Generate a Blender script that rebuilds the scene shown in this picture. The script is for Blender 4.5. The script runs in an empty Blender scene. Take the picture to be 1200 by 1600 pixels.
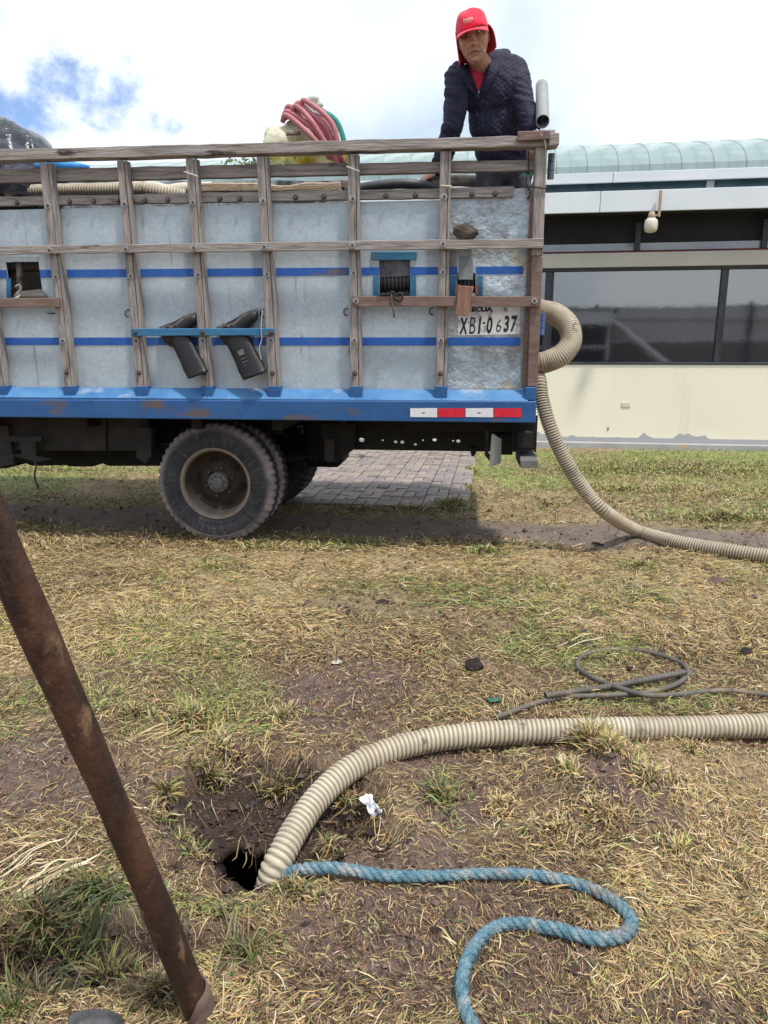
import bpy, bmesh, math, random
import numpy as np
from mathutils import Vector, Matrix, Euler

C = bpy.data.collections.new("scene_objects")
bpy.context.scene.collection.children.link(C)
sc = bpy.context.scene
rnd = random.Random(7)
R = np.random.default_rng(11)
rad = math.radians

# ------------------------------------------------------------------ camera, sky, sun, exposure
CAMH, PITCH, F = 1.3, rad(12.6), 1120.0
cam = bpy.data.cameras.new("camera"); camo = bpy.data.objects.new("camera", cam); C.objects.link(camo)
cam.sensor_fit = 'VERTICAL'; cam.sensor_height = 36.0; cam.lens = F / 1600 * 36
cam.clip_start = 0.05; cam.clip_end = 2000
camo.location = (0, 0, CAMH); camo.rotation_euler = (rad(90) - PITCH, 0, 0)
sc.camera = camo

SUN_EL = rad(66)
sun_dir = Vector((0.62, -0.78, 0)).normalized() * math.cos(SUN_EL) + Vector((0, 0, math.sin(SUN_EL)))
sun = bpy.data.lights.new("sun", 'SUN'); suno = bpy.data.objects.new("sun", sun); C.objects.link(suno)
sun.energy = 3.4; sun.angle = rad(4.5); sun.color = (1.0, 0.95, 0.87)
suno.rotation_euler = sun_dir.to_track_quat('Z', 'Y').to_euler()

def pix_dir(px, py):
    a = (px - 600) / F; b = (800 - py) / F
    return Vector((a, math.cos(PITCH) + b * math.sin(PITCH), -math.sin(PITCH) + b * math.cos(PITCH)))

world = bpy.data.worlds.new("World"); sc.world = world; world.use_nodes = True
nt = world.node_tree; nt.nodes.clear()
def wn(t, **k):
    n = nt.nodes.new(t)
    for a, v in k.items(): setattr(n, a, v)
    return n
wl = nt.links.new
sky = wn('ShaderNodeTexSky', sky_type='NISHITA', sun_disc=False, sun_elevation=SUN_EL,
         sun_rotation=math.atan2(sun_dir.x, sun_dir.y), altitude=2800, air_density=1.0, dust_density=0.6)
tc = wn('ShaderNodeTexCoord')
def blue_gap(pxc, pyc, size, stretch):
    d = pix_dir(pxc, pyc).normalized()
    sub = wn('ShaderNodeVectorMath', operation='SUBTRACT'); wl(tc.outputs['Generated'], sub.inputs[0]); sub.inputs[1].default_value = d
    mul = wn('ShaderNodeVectorMath', operation='MULTIPLY'); wl(sub.outputs[0], mul.inputs[0]); mul.inputs[1].default_value = (1 / size, 1 / size, stretch / size)
    ln = wn('ShaderNodeVectorMath', operation='LENGTH'); wl(mul.outputs[0], ln.inputs[0])
    return ln.outputs['Value']
n1 = wn('ShaderNodeTexNoise'); n1.inputs['Scale'].default_value = 15; n1.inputs['Detail'].default_value = 8; n1.inputs['Roughness'].default_value = .6
wl(tc.outputs['Generated'], n1.inputs['Vector'])
n2 = wn('ShaderNodeTexNoise'); n2.inputs['Scale'].default_value = 2.1; n2.inputs['Detail'].default_value = 5
wl(tc.outputs['Generated'], n2.inputs['Vector'])
def math_n(op, a, b=None, c=None, clamp=False):
    m = wn('ShaderNodeMath', operation=op); m.use_clamp = clamp
    for i, v in enumerate((a, b, c)):
        if v is None: continue
        if isinstance(v, (int, float)): m.inputs[i].default_value = v
        else: wl(v, m.inputs[i])
    return m.outputs[0]
masks = []
for (x, y, s, st) in ((120, 155, .095, 3.0), (0, 165, .095, 2.8), (-190, 120, .14, 2.2), (-520, 60, .2, 1.8)):
    dist = blue_gap(x, y, s, st)
    warped = math_n('ADD', dist, math_n('MULTIPLY', math_n('SUBTRACT', n1.outputs['Fac'], .5), 3.8))
    mr = wn('ShaderNodeMapRange', interpolation_type='SMOOTHSTEP'); wl(warped, mr.inputs['Value'])
    mr.inputs['From Min'].default_value = .35; mr.inputs['From Max'].default_value = 1.35
    mr.inputs['To Min'].default_value = 1; mr.inputs['To Max'].default_value = 0
    masks.append(mr.outputs[0])
m = masks[0]
for k in masks[1:]: m = math_n('MAXIMUM', m, k)
m = math_n('MULTIPLY', m, .95)
cr = wn('ShaderNodeValToRGB'); wl(n2.outputs['Fac'], cr.inputs[0])
cr.color_ramp.elements[0].position = .42; cr.color_ramp.elements[0].color = (6.2, 7.5, 9.0, 1)
cr.color_ramp.elements[1].position = .56; cr.color_ramp.elements[1].color = (10.4, 11.2, 12.0, 1)
mx = wn('ShaderNodeMix', data_type='RGBA'); wl(m, mx.inputs[0]); wl(cr.outputs[0], mx.inputs[6])
boost = wn('ShaderNodeMix', data_type='RGBA', blend_type='MULTIPLY'); boost.inputs[0].default_value = 1
wl(sky.outputs[0], boost.inputs[6]); boost.inputs[7].default_value = (1.75, 1.85, 2.0, 1)
wl(boost.outputs[2], mx.inputs[7])
bg = wn('ShaderNodeBackground'); bg.inputs['Strength'].default_value = .1; wl(mx.outputs[2], bg.inputs['Color'])
out = wn('ShaderNodeOutputWorld'); wl(bg.outputs[0], out.inputs[0])

sc.view_settings.view_transform = 'Standard'; sc.view_settings.look = 'None'
sc.view_settings.gamma = 1; sc.view_settings.use_curve_mapping = False
sc.view_settings.exposure = 0.13
try:
    sc.cycles.use_denoising = True; sc.cycles.max_bounces = 6; sc.cycles.sample_clamp_indirect = 6
except Exception: pass

# ------------------------------------------------------------------ helpers
def at(px, py, Y):
    d = pix_dir(px, py); t = Y / d.y
    return Vector((0, 0, CAMH)) + d * t
def gp(px, py, z=0.0):
    d = pix_dir(px, py); t = (z - CAMH) / d.z
    return Vector((0, 0, CAMH)) + d * t

def _noise_setup(nodes, links, coord, scale, stretch, detail, rough=.6, dist=0):
    mp = nodes.new('ShaderNodeMapping'); mp.inputs['Scale'].default_value = stretch
    links.new(coord, mp.inputs[0])
    n = nodes.new('ShaderNodeTexNoise'); n.inputs['Scale'].default_value = scale
    n.inputs['Detail'].default_value = detail; n.inputs['Roughness'].default_value = rough; n.inputs['Distortion'].default_value = dist
    links.new(mp.outputs[0], n.inputs['Vector'])
    return n.outputs['Fac']
def mat(name, cols, scale=5, rough=.8, stretch=(1, 1, 1), bump=.15, bscale=40, metallic=0, detail=6,
        stain=None, spec=.4, dist=0, attr=None, bstretch=None, bdist=.01, rr=None, extra=None, sheen=0):
    """cols: ramp [(pos,rgb)...]; stain: list of (rgb, scale, lo, hi, stretch)"""
    m = bpy.data.materials.new(name); m.use_nodes = True
    ns, ls = m.node_tree.nodes, m.node_tree.links
    b = ns['Principled BSDF']
    tcn = ns.new('ShaderNodeTexCoord'); co = tcn.outputs['Object']
    fac = _noise_setup(ns, ls, co, scale, stretch, detail, dist=dist)
    rp = ns.new('ShaderNodeValToRGB'); ls.new(fac, rp.inputs[0])
    while len(rp.color_ramp.elements) < len(cols): rp.color_ramp.elements.new(.5)
    for e, (p, c) in zip(rp.color_ramp.elements, cols): e.position = p; e.color = (*c, 1)
    col = rp.outputs[0]
    if attr:
        a = ns.new('ShaderNodeAttribute'); a.attribute_name = attr
        mul = ns.new('ShaderNodeMix'); mul.data_type = 'RGBA'; mul.blend_type = 'MULTIPLY'; mul.inputs[0].default_value = 1
        ls.new(a.outputs['Color'], mul.inputs[6]); ls.new(col, mul.inputs[7]); col = mul.outputs[2]
    for (c, s, lo, hi, st) in (stain or []):
        f2 = _noise_setup(ns, ls, co, s, st, 5)
        mr = ns.new('ShaderNodeMapRange'); mr.inputs['From Min'].default_value = lo; mr.inputs['From Max'].default_value = hi
        mr.interpolation_type = 'SMOOTHSTEP'; ls.new(f2, mr.inputs['Value'])
        mixn = ns.new('ShaderNodeMix'); mixn.data_type = 'RGBA'; ls.new(mr.outputs[0], mixn.inputs[0])
        ls.new(col, mixn.inputs[6]); mixn.inputs[7].default_value = (*c, 1); col = mixn.outputs[2]
    if extra: col = extra(m, ns, ls, co, col)
    ls.new(col, b.inputs['Base Color'])
    b.inputs['Metallic'].default_value = metallic; b.inputs['Specular IOR Level'].default_value = spec
    if sheen: b.inputs['Sheen Weight'].default_value = sheen
    if rr:
        f3 = _noise_setup(ns, ls, co, scale * 1.7, stretch, 4)
        mr = ns.new('ShaderNodeMapRange'); mr.inputs['From Min'].default_value = .3; mr.inputs['From Max'].default_value = .7
        mr.inputs['To Min'].default_value = rr[0]; mr.inputs['To Max'].default_value = rr[1]
        ls.new(f3, mr.inputs['Value']); ls.new(mr.outputs[0], b.inputs['Roughness'])
    else: b.inputs['Roughness'].default_value = rough
    if bump:
        fb = _noise_setup(ns, ls, co, bscale, bstretch or stretch, 6)
        bn = ns.new('ShaderNodeBump'); bn.inputs['Strength'].default_value = bump; bn.inputs['Distance'].default_value = bdist
        ls.new(fb, bn.inputs['Height']); ls.new(bn.outputs[0], b.inputs['Normal'])
    return m

def link(name, me, m=None, parent=None):
    o = bpy.data.objects.new(name, me); C.objects.link(o)
    if m is not None and len(me.materials) == 0: me.materials.append(m)
    if parent is not None: o.parent = parent
    return o
def tag(o, label=None, cat=None, group=None, kind=None):
    if label: o['label'] = label
    if cat: o['category'] = cat
    if group: o['group'] = group
    if kind: o['kind'] = kind
    return o
def empty(name, loc=(0, 0, 0), rz=0):
    o = bpy.data.objects.new(name, None); C.objects.link(o); o.empty_display_size = .1
    o.location = loc; o.rotation_euler = (0, 0, rz); return o
def mesh_from(V, Fc, name='m', smooth=False):
    me = bpy.data.meshes.new(name); me.from_pydata([tuple(v) for v in V], [], [tuple(f) for f in Fc]); me.update()
    if smooth: me.polygons.foreach_set('use_smooth', [True] * len(me.polygons))
    return me
def bm_mesh(bm, name='m', smooth=False, recalc=True):
    if recalc: bmesh.ops.recalc_face_normals(bm, faces=bm.faces[:])
    me = bpy.data.meshes.new(name); bm.to_mesh(me); bm.free()
    if smooth: me.polygons.foreach_set('use_smooth', [True] * len(me.polygons))
    return me
def bm_hexa(bm, P, bevel=0):
    """P: 8 points, 4 front loop + 4 back loop"""
    vs = [bm.verts.new(p) for p in P]
    fs = [bm.faces.new([vs[i] for i in f]) for f in ((0, 1, 2, 3), (7, 6, 5, 4), (0, 4, 5, 1), (1, 5, 6, 2), (2, 6, 7, 3), (3, 7, 4, 0))]
    if bevel:
        es = list({e for f in fs for e in f.edges})
        bmesh.ops.bevel(bm, geom=es, offset=bevel, segments=1, affect='EDGES', profile=.5)
def bm_box(bm, x0, x1, y0, y1, z0, z1, bevel=0):
    bm_hexa(bm, [(x0, y0, z0), (x1, y0, z0), (x1, y0, z1), (x0, y0, z1), (x0, y1, z0), (x1, y1, z0), (x1, y1, z1), (x0, y1, z1)], bevel)
def box_mesh(*a, bevel=0):
    bm = bmesh.new(); bm_box(bm, *a, bevel=bevel); return bm_mesh(bm)
def frames(pts):
    T = []
    n = len(pts)
    for i in range(n):
        t = (pts[min(i + 1, n - 1)] - pts[max(i - 1, 0)]); t.normalize(); T.append(t)
    up = Vector((0, 0, 1)) if abs(T[0].z) < .9 else Vector((1, 0, 0))
    nrm = (up - T[0] * up.dot(T[0])).normalized(); N = [nrm]
    for i in range(1, n):
        v = N[-1] - T[i] * N[-1].dot(T[i]); v.normalize(); N.append(v)
    return T, N
def tube(pts, radii, sides=12, cap=True, flat=None):
    pts = [Vector(p) for p in pts]; n = len(pts)
    if isinstance(radii, (int, float)): radii = [radii] * n
    T, N = frames(pts); V = []; Fc = []
    for i in range(n):
        B = T[i].cross(N[i])
        for k in range(sides):
            a = 2 * math.pi * k / sides
            V.append(pts[i] + (N[i] * math.cos(a) + B * math.sin(a) * (flat or 1)) * radii[i])
    for i in range(n - 1):
        for k in range(sides):
            a = i * sides + k; b = i * sides + (k + 1) % sides
            Fc.append((a, b, b + sides, a + sides))
    if cap:
        V.append(pts[0]); c0 = len(V) - 1; V.append(pts[-1]); c1 = len(V) - 1
        for k in range(sides):
            Fc.append((c0, (k + 1) % sides, k)); Fc.append((c1, (n - 1) * sides + k, (n - 1) * sides + (k + 1) % sides))
    return V, Fc
def spline(P, n=12):
    P = [Vector(p) for p in P]; Q = [P[0] * 2 - P[1]] + P + [P[-1] * 2 - P[-2]]; out = []
    for i in range(1, len(Q) - 2):
        for k in range(n):
            t = k / n
            a, b, c, d = Q[i - 1], Q[i], Q[i + 1], Q[i + 2]
            out.append(.5 * ((2 * b) + (c - a) * t + (2 * a - 5 * b + 4 * c - d) * t * t + (3 * b - a - 3 * c + d) * t ** 3))
    out.append(P[-1]); return out
def resample(pts, step):
    L = [0]
    for a, b in zip(pts[:-1], pts[1:]): L.append(L[-1] + (b - a).length)
    n = max(2, int(L[-1] / step)); out = []; j = 0
    for i in range(n + 1):
        s = L[-1] * i / n
        while j < len(L) - 2 and L[j + 1] < s: j += 1
        t = (s - L[j]) / max(1e-9, L[j + 1] - L[j]); out.append(pts[j].lerp(pts[j + 1], min(1, t)))
    return out
def joinVF(parts):
    V = []; Fc = []
    for v, f in parts:
        o = len(V); V += list(v); Fc += [tuple(i + o for i in q) for q in f]
    return V, Fc
def ellipsoid(c, r, rot=None, seg=20, rings=14):
    V = []; Fc = []
    for i in range(rings + 1):
        th = math.pi * i / rings
        for k in range(seg):
            ph = 2 * math.pi * k / seg
            p = Vector((r[0] * math.sin(th) * math.cos(ph), r[1] * math.sin(th) * math.sin(ph), r[2] * math.cos(th)))
            if rot: p = rot @ p
            V.append(Vector(c) + p)
    for i in range(rings):
        for k in range(seg):
            a = i * seg + k; b = i * seg + (k + 1) % seg
            Fc.append((a, a + seg, b + seg, b))
    return V, Fc
def capsule(p0, p1, r0, r1, flat=None, n=6, sides=14):
    p0, p1 = Vector(p0), Vector(p1); d = (p1 - p0).normalized(); pts = []; rs = []
    for i in range(4): a = math.pi / 2 * (1 - i / 4); pts.append(p0 - d * r0 * math.sin(a)); rs.append(max(1e-3, r0 * math.cos(a)))
    for i in range(n + 1): t = i / n; pts.append(p0.lerp(p1, t)); rs.append(r0 + (r1 - r0) * t)
    for i in range(1, 5): a = math.pi / 2 * i / 4; pts.append(p1 + d * r1 * math.sin(a)); rs.append(max(1e-3, r1 * math.cos(a)))
    return tube(pts, rs, sides, flat=flat)
def voxel(parts, size, smooth_iter=4, name='m'):
    V, Fc = joinVF(parts)
    bm = bmesh.new(); me = mesh_from(V, Fc)
    bm.from_mesh(me); bmesh.ops.remove_doubles(bm, verts=bm.verts[:], dist=1e-5)
    bmesh.ops.recalc_face_normals(bm, faces=bm.faces[:]); bm.to_mesh(me); bm.free()
    o = bpy.data.objects.new('tmp', me); sc.collection.objects.link(o)
    r = o.modifiers.new('r', 'REMESH'); r.mode = 'VOXEL'; r.voxel_size = size; r.use_smooth_shade = True
    if smooth_iter:
        s = o.modifiers.new('s', 'SMOOTH'); s.iterations = smooth_iter; s.factor = .5
    dg = bpy.context.evaluated_depsgraph_get()
    res = bpy.data.meshes.new_from_object(o.evaluated_get(dg)); res.name = name
    bpy.data.objects.remove(o); bpy.data.meshes.remove(me)
    res.polygons.foreach_set('use_smooth', [True] * len(res.polygons))
    return res
def get_co(me):
    a = np.empty(len(me.vertices) * 3, dtype=np.float32); me.vertices.foreach_get('co', a); return a.reshape(-1, 3).astype(float)
def set_co(me, A): me.vertices.foreach_set('co', A.astype(np.float32).ravel()); me.update()
def set_col(me, cols, name='Col'):
    at_ = me.color_attributes.new(name, 'FLOAT_COLOR', 'POINT')
    c4 = np.ones((len(me.vertices), 4), np.float32); c4[:, :3] = cols; at_.data.foreach_set('color', c4.ravel())

def _hash(i, j, s):
    h = np.sin(i * 127.1 + j * 311.7 + s * 74.7) * 43758.5453
    return h - np.floor(h)
def vnoise(x, y, s=0):
    xi = np.floor(x); yi = np.floor(y); fx = x - xi; fy = y - yi
    fx = fx * fx * (3 - 2 * fx); fy = fy * fy * (3 - 2 * fy)
    a = _hash(xi, yi, s); b = _hash(xi + 1, yi, s); c = _hash(xi, yi + 1, s); d = _hash(xi + 1, yi + 1, s)
    return (a * (1 - fx) + b * fx) * (1 - fy) + (c * (1 - fx) + d * fx) * fy
def fbm(x, y, sc_=1, o=4, s=0):
    v = 0; a = .5; t = 0
    for k in range(o): v = v + a * vnoise(x * sc_, y * sc_, s + k * 3.3); t += a; a *= .55; sc_ *= 2.07
    return v / t
def vn(x, s): return float(vnoise(np.array([x]), np.array([s * 1.7]), s)[0])
def sstep(x, a, b):
    t = np.clip((x - a) / (b - a), 0, 1); return t * t * (3 - 2 * t)

# ------------------------------------------------------------------ ground
def zone(x, y, px, py, rx, ry, warp=.6, s=1):
    c = gp(px, py); rxw = (gp(px + rx, py) - gp(px - rx, py)).length / 2; ryw = abs(gp(px, py - ry).y - gp(px, py + ry).y) / 2
    w = (fbm(x, y, 2.2 / max(.12, min(rxw, ryw)) * .35, 4, s) - .5) * warp * 4
    d = ((x - c.x) / rxw) ** 2 + ((y - c.y) / ryw) ** 2
    return sstep(-(d + w), -1.5, -.45)
PIT = (-.32, 1.83, .34, .31); SHAFT = (-.385, 1.84, .112, .215)
mound_c = gp(930, 1240); hollow_c = gp(110, 1470)
YB = rad(8.5)                                  # building and pavement heading
bO = gp(1200, 706)                             # foot of the kerb at the right picture edge
bu = Vector((math.cos(YB), -math.sin(YB), 0)); bw = Vector((-math.sin(YB), -math.cos(YB), 0))
PAV = gp(731, 797)                             # near right corner of the pavement
PAV_W, PAV_L = 2.2, (bO - PAV).dot(-bw) - .02
def paved(x, y, m=0.0):
    a = (x - PAV.x) * bu.x + (y - PAV.y) * bu.y; b = -((x - PAV.x) * bw.x + (y - PAV.y) * bw.y)
    return sstep(-a, -.03 - m, .03 - m) * sstep(a, -PAV_W - .1, -PAV_W) * sstep(b, -.06 - m, .04 - m)
def track(x, y):
    c = 5.28 - .17 * x; d = np.abs(y - c) + (fbm(x, y, 2.2, 4, 5) - .5) * .5
    return sstep(-d, -.44, -.24)
def H0(x, y):
    near = sstep(-y, -6, -2)
    h = (fbm(x, y, 2.0, 3, 9) - .5) * .05 * (.4 + .6 * near) + (fbm(x, y, 11, 4, 2) - .5) * (.012 + .030 * near) + (fbm(x, y, 45, 2, 4) - .5) * .014 * near
    h = h * (1 - .8 * paved(x, y, .1)) * (1 - .45 * track(x, y))
    wob = (fbm(x, y, 6, 3, 3) - .5)
    d = np.sqrt(((x - PIT[0]) / PIT[2]) ** 2 + ((y - PIT[1]) / PIT[3]) ** 2) + wob * .7
    h = h - .115 * sstep(-d, -1.10, -.35) * (.8 + .4 * fbm(x, y, 9, 3, 17)) + sstep(-d, -1.15, -.8) * ((fbm(x, y, 30, 3, 18) - .5) * .055 + (fbm(x, y, 12, 2, 19) - .5) * .05)
    h = h + .035 * np.exp(-((d - 1.2) / .22) ** 2) * (.4 + fbm(x, y, 7, 2, 8)) * sstep(y, 1.55, 1.75) - .03 * np.exp(-((x + .36) / .16) ** 2 - ((y - 1.55) / .08) ** 2)
    d3 = ((x - mound_c.x) / .26) ** 2 + ((y - mound_c.y) / .17) ** 2
    h = h + .085 * np.exp(-d3) * (.5 + 1.0 * fbm(x, y, 11, 3, 12))
    d4 = ((x - hollow_c.x) / .30) ** 2 + ((y - hollow_c.y) / .13) ** 2 + wob * 1.2
    h = h - .13 * sstep(-d4, -1.1, -.3) * (.5 + fbm(x, y, 10, 3, 27))
    return h
def shaft_d(x, y): return np.sqrt(((x - SHAFT[0]) / SHAFT[2]) ** 2 + ((y - SHAFT[1]) / SHAFT[3]) ** 2) + (fbm(x, y, 6, 3, 3) - .5) * .25
def H(x, y): return H0(x, y) - .85 * sstep(-shaft_d(x, y), -1.0, -.78)
def lip_front(x): return 1.855 + .11 * (fbm(x, x * 0 + 3, 18, 3, 7) - .5) - 3.0 * (x + .385) ** 2
def lip_top(x, y): return H0(x, y) + .006 - .035 * sstep(shaft_d(x, y), 1.05, 1.3)
def HS_(x, y):
    h = H(x, y); m_ = (shaft_d(x, y) < 1.1) & (y > lip_front(x))
    return np.where(m_, np.maximum(h, lip_top(x, y)), h)
def hole_open(x, y): return (((x - SHAFT[0]) / (SHAFT[2] + .012)) ** 2 + ((y - SHAFT[1]) / (SHAFT[3] + .01)) ** 2 < 1) & (y < lip_front(x) + .004)
def H1(x, y): return float(H(np.array([float(x)]), np.array([float(y)]))[0])

def spaced(a, b, d0, d1, p=1.0):
    out = [a]
    while out[-1] < b:
        t = (out[-1] - a) / (b - a); out.append(out[-1] + d0 + (d1 - d0) * t ** p)
    return np.array(out)
ys = np.concatenate([[-300, -80, -20, -5, -1, .0, .5], spaced(.8, 2.7, .0105, .0105), spaced(2.72, 11, .014, .07), [12, 14, 18, 25, 40, 80, 180, 500]])
xh = np.concatenate([spaced(0, 1.25, .0105, .0105), spaced(1.265, 6.5, .018, .08), [7.2, 9, 12, 20, 40, 90, 200, 500]])
xs = np.concatenate([-xh[:0:-1], xh])
X, Y = np.meshgrid(xs, ys)
far_fade = sstep(-np.abs(X), -14, -8) * sstep(-Y, -16, -12) * sstep(Y, .0, .8)
Z = H(X, Y) * far_fade
nx, ny = len(xs), len(ys)
me = bpy.data.meshes.new('ground'); me.vertices.add(nx * ny)
me.vertices.foreach_set('co', np.stack([X, Y, Z], -1).astype(np.float32).ravel())
ii = (np.arange(ny - 1)[:, None] * nx + np.arange(nx - 1)[None, :]).ravel()
quads = np.stack([ii, ii + 1, ii + nx + 1, ii + nx], -1).astype(np.int32)
me.loops.add(quads.size); me.polygons.add(len(quads))
me.loops.foreach_set('vertex_index', quads.ravel()); me.polygons.foreach_set('loop_start', np.arange(len(quads)) * 4)
me.polygons.foreach_set('use_smooth', [True] * len(quads)); me.update(calc_edges=True)

BARE = [(560, 1080, 110, 60), (40, 1180, 110, 55), (560, 1480, 130, 110), (700, 1250, 90, 45), (330, 1260, 120, 70), (520, 1440, 90, 60),
        (640, 1340, 110, 35), (820, 1420, 160, 80), (760, 1540, 160, 60), (120, 1240, 150, 40), (640, 1180, 120, 28), (130, 1450, 190, 60), (640, 940, 130, 25),
        (980, 1240, 80, 55), (470, 1240, 80, 60), (1040, 1560, 120, 50)]
GREEN = [(1060, 742, 260, 34), (1000, 770, 120, 14), (930, 720, 120, 14), (1130, 806, 130, 14), (760, 862, 45, 12), (1000, 890, 50, 14), (330, 886, 60, 16), (60, 735, 220, 16), (500, 852, 100, 10),
         (710, 788, 36, 14), (150, 1400, 110, 34), (330, 1110, 110, 46), (600, 935, 150, 30), (830, 935, 200, 30), (340, 1410, 110, 26), (240, 1000, 100, 40), (700, 1260, 40, 50), (880, 1010, 120, 30),
         (900, 740, 60, 14), (1000, 1090, 120, 20)]
GOLD = [(600, 885, 700, 34), (250, 960, 260, 50), (1050, 930, 200, 60), (1060, 1240, 200, 80), (640, 1270, 80, 34), (1120, 1400, 140, 80), (60, 1000, 130, 70), (930, 1170, 60, 36), (300, 1130, 60, 34), (640, 1300, 70, 26), (1130, 960, 130, 60), (1000, 1500, 160, 60), (250, 1560, 110, 40), (500, 1390, 90, 22), (1060, 760, 90, 20), (300, 940, 220, 60)]
def zmax(L, x, y, s, warp=.75):
    r = np.zeros_like(x)
    for i, q in enumerate(L): r = np.maximum(r, zone(x, y, *q, s=s + i, warp=warp))
    return r
def pitmask(x, y):
    wob = (fbm(x, y, 6, 3, 3) - .5)
    d = np.sqrt(((x - PIT[0]) / PIT[2]) ** 2 + ((y - PIT[1]) / PIT[3]) ** 2) + wob * .7
    d4 = ((x - hollow_c.x) / .30) ** 2 + ((y - hollow_c.y) / .13) ** 2 + wob * 1.2
    return np.maximum(sstep(-d, -1.12, -.8), sstep(-d4, -1.1, -.4))
def mapsat(x, y):
    bare = zmax(BARE, x, y, 20); green = zmax(GREEN, x, y, 50); gold = zmax(GOLD, x, y, 80)
    green = np.clip(green + .5 * sstep(fbm(x, y, 1.3, 4, 31), .62, .74), 0, 1)
    green = np.maximum(green, 1.6 * sstep(y, 6.2, 7.2) * sstep(fbm(x, y, 1.1, 4, 33), .36, .54))
    return bare, green, gold
def lerp(a, b, t): t = np.asarray(t)[:, None] if np.ndim(t) == 1 else t; return a * (1 - t) + b * t
def gcol(fx, fy, shaft=True):
    bare, green, gold = mapsat(fx, fy); tr = track(fx, fy); pit = pitmask(fx, fy)
    n = fbm(fx, fy, 14, 4, 40)[:, None]; n2 = fbm(fx, fy, 3.2, 4, 41)[:, None]
    soil = np.array([.066, .037, .028]) * (1 - n2) + np.array([.195, .126, .096]) * n2
    strawc = np.array([.33, .235, .140]) * (.7 + .6 * n)
    wet = np.array([.135, .092, .082]) * (.8 + .5 * n)
    grs = np.array([.15, .15, .06]) * (.7 + .6 * n)
    col = soil * .68 + strawc * .32
    col = lerp(col, strawc, gold * .8); col = lerp(col, grs, np.clip(green, 0, 1) * (.25 + .55 * sstep(fy, 3.2, 5.5))); col = lerp(col, wet, bare * .95)
    farm = sstep(fy, 2.6, 3.8) * sstep(-fy, -14, -8)
    col = lerp(col, lerp(col, np.array([.38, .31, .165]) * (.65 + .7 * n), .6), farm)
    lawn = sstep(fy, 6.2, 7.2) * sstep(fbm(fx, fy, 1.1, 4, 33), .38, .56)
    col = lerp(col, np.array([.24, .29, .095]) * (.7 + .6 * n), lawn * .85)
    trk = np.array([.17, .135, .118]) * (.45 + .65 * n + .45 * fbm(fx, fy, 5, 4, 44)[:, None])
    col = lerp(col, trk, tr * .95)
    mo_ = np.exp(-((fx - mound_c.x - .03) / .20) ** 2 - ((fy - mound_c.y) / .12) ** 2) * sstep(fbm(fx, fy, 9, 3, 71), .3, .55)
    col = lerp(col, np.array([.045, .028, .022]) * (.5 + n), mo_ * .9)
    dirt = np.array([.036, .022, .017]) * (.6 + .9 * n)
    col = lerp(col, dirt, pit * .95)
    if shaft: col = lerp(col, np.array([.010, .008, .008]) * np.ones_like(col), sstep(-shaft_d(fx, fy), -1.0, -.85))  # shaft soil near black: the darkness of the hole is put into the colour
    return col
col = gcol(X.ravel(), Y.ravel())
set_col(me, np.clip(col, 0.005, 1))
def ground_extra(m, ns, ls, co, c):
    # small dark crumbs and pale chaff flecks
    for (sc2, lo, hi, rgb, amt) in ((95, .60, .70, (.05, .034, .028), .75), (170, .62, .70, (.42, .33, .20), .7)):
        nz = ns.new('ShaderNodeTexNoise'); nz.inputs['Scale'].default_value = sc2; nz.inputs['Detail'].default_value = 4; ls.new(co, nz.inputs['Vector'])
        mr = ns.new('ShaderNodeMapRange'); mr.inputs['From Min'].default_value = lo; mr.inputs['From Max'].default_value = hi; mr.inputs['To Max'].default_value = amt; ls.new(nz.outputs['Fac'], mr.inputs['Value'])
        mi = ns.new('ShaderNodeMix'); mi.data_type = 'RGBA'; ls.new(mr.outputs[0], mi.inputs[0]); ls.new(c, mi.inputs[6]); mi.inputs[7].default_value = (*rgb, 1); c = mi.outputs[2]
    return c
m_ground = mat('ground_soil', [(.3, (.72, .72, .74)), (.7, (1.2, 1.17, 1.12))], scale=26, attr='Col', bump=.7, bscale=60, bdist=.02, rr=(.55, .95), spec=.35, extra=ground_extra)
tag(link('ground', me, m_ground), kind='structure')
lx_ = np.linspace(SHAFT[0] - .14, SHAFT[0] + .14, 50); LU = np.linspace(0, 1, 40); XX = np.repeat(lx_[:, None], 40, 1); F0 = lip_front(lx_)[:, None]; YY = F0 + (SHAFT[1] + .28 - F0) * LU[None, :]
TT = lip_top(XX, YY); V = []; Fc = []
for i in range(50):
    for j in range(40): V.append((XX[i, j], YY[i, j], TT[i, j] - .010 * max(0, 1 - j / 2)))
    for j in range(40): V.append((XX[i, j], YY[i, j] + .016 * max(0, 1 - j / 3), TT[i, j] - .045 - .02 * vn(i * .4, 2)))
for i in range(49):
    a = i * 80
    for j in range(39): Fc += [(a + j, a + 80 + j, a + 81 + j, a + j + 1), (a + 40 + j, a + 41 + j, a + 121 + j, a + 120 + j)]
    Fc.append((a, a + 40, a + 120, a + 80))
lipme = mesh_from(V, Fc, 'lip', True); LV = np.array(V); set_col(lipme, np.clip(gcol(LV[:, 0], LV[:, 1], False) * .9, .004, 1))
tag(link('overhanging_soil', lipme, m_ground), kind='structure')

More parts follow.
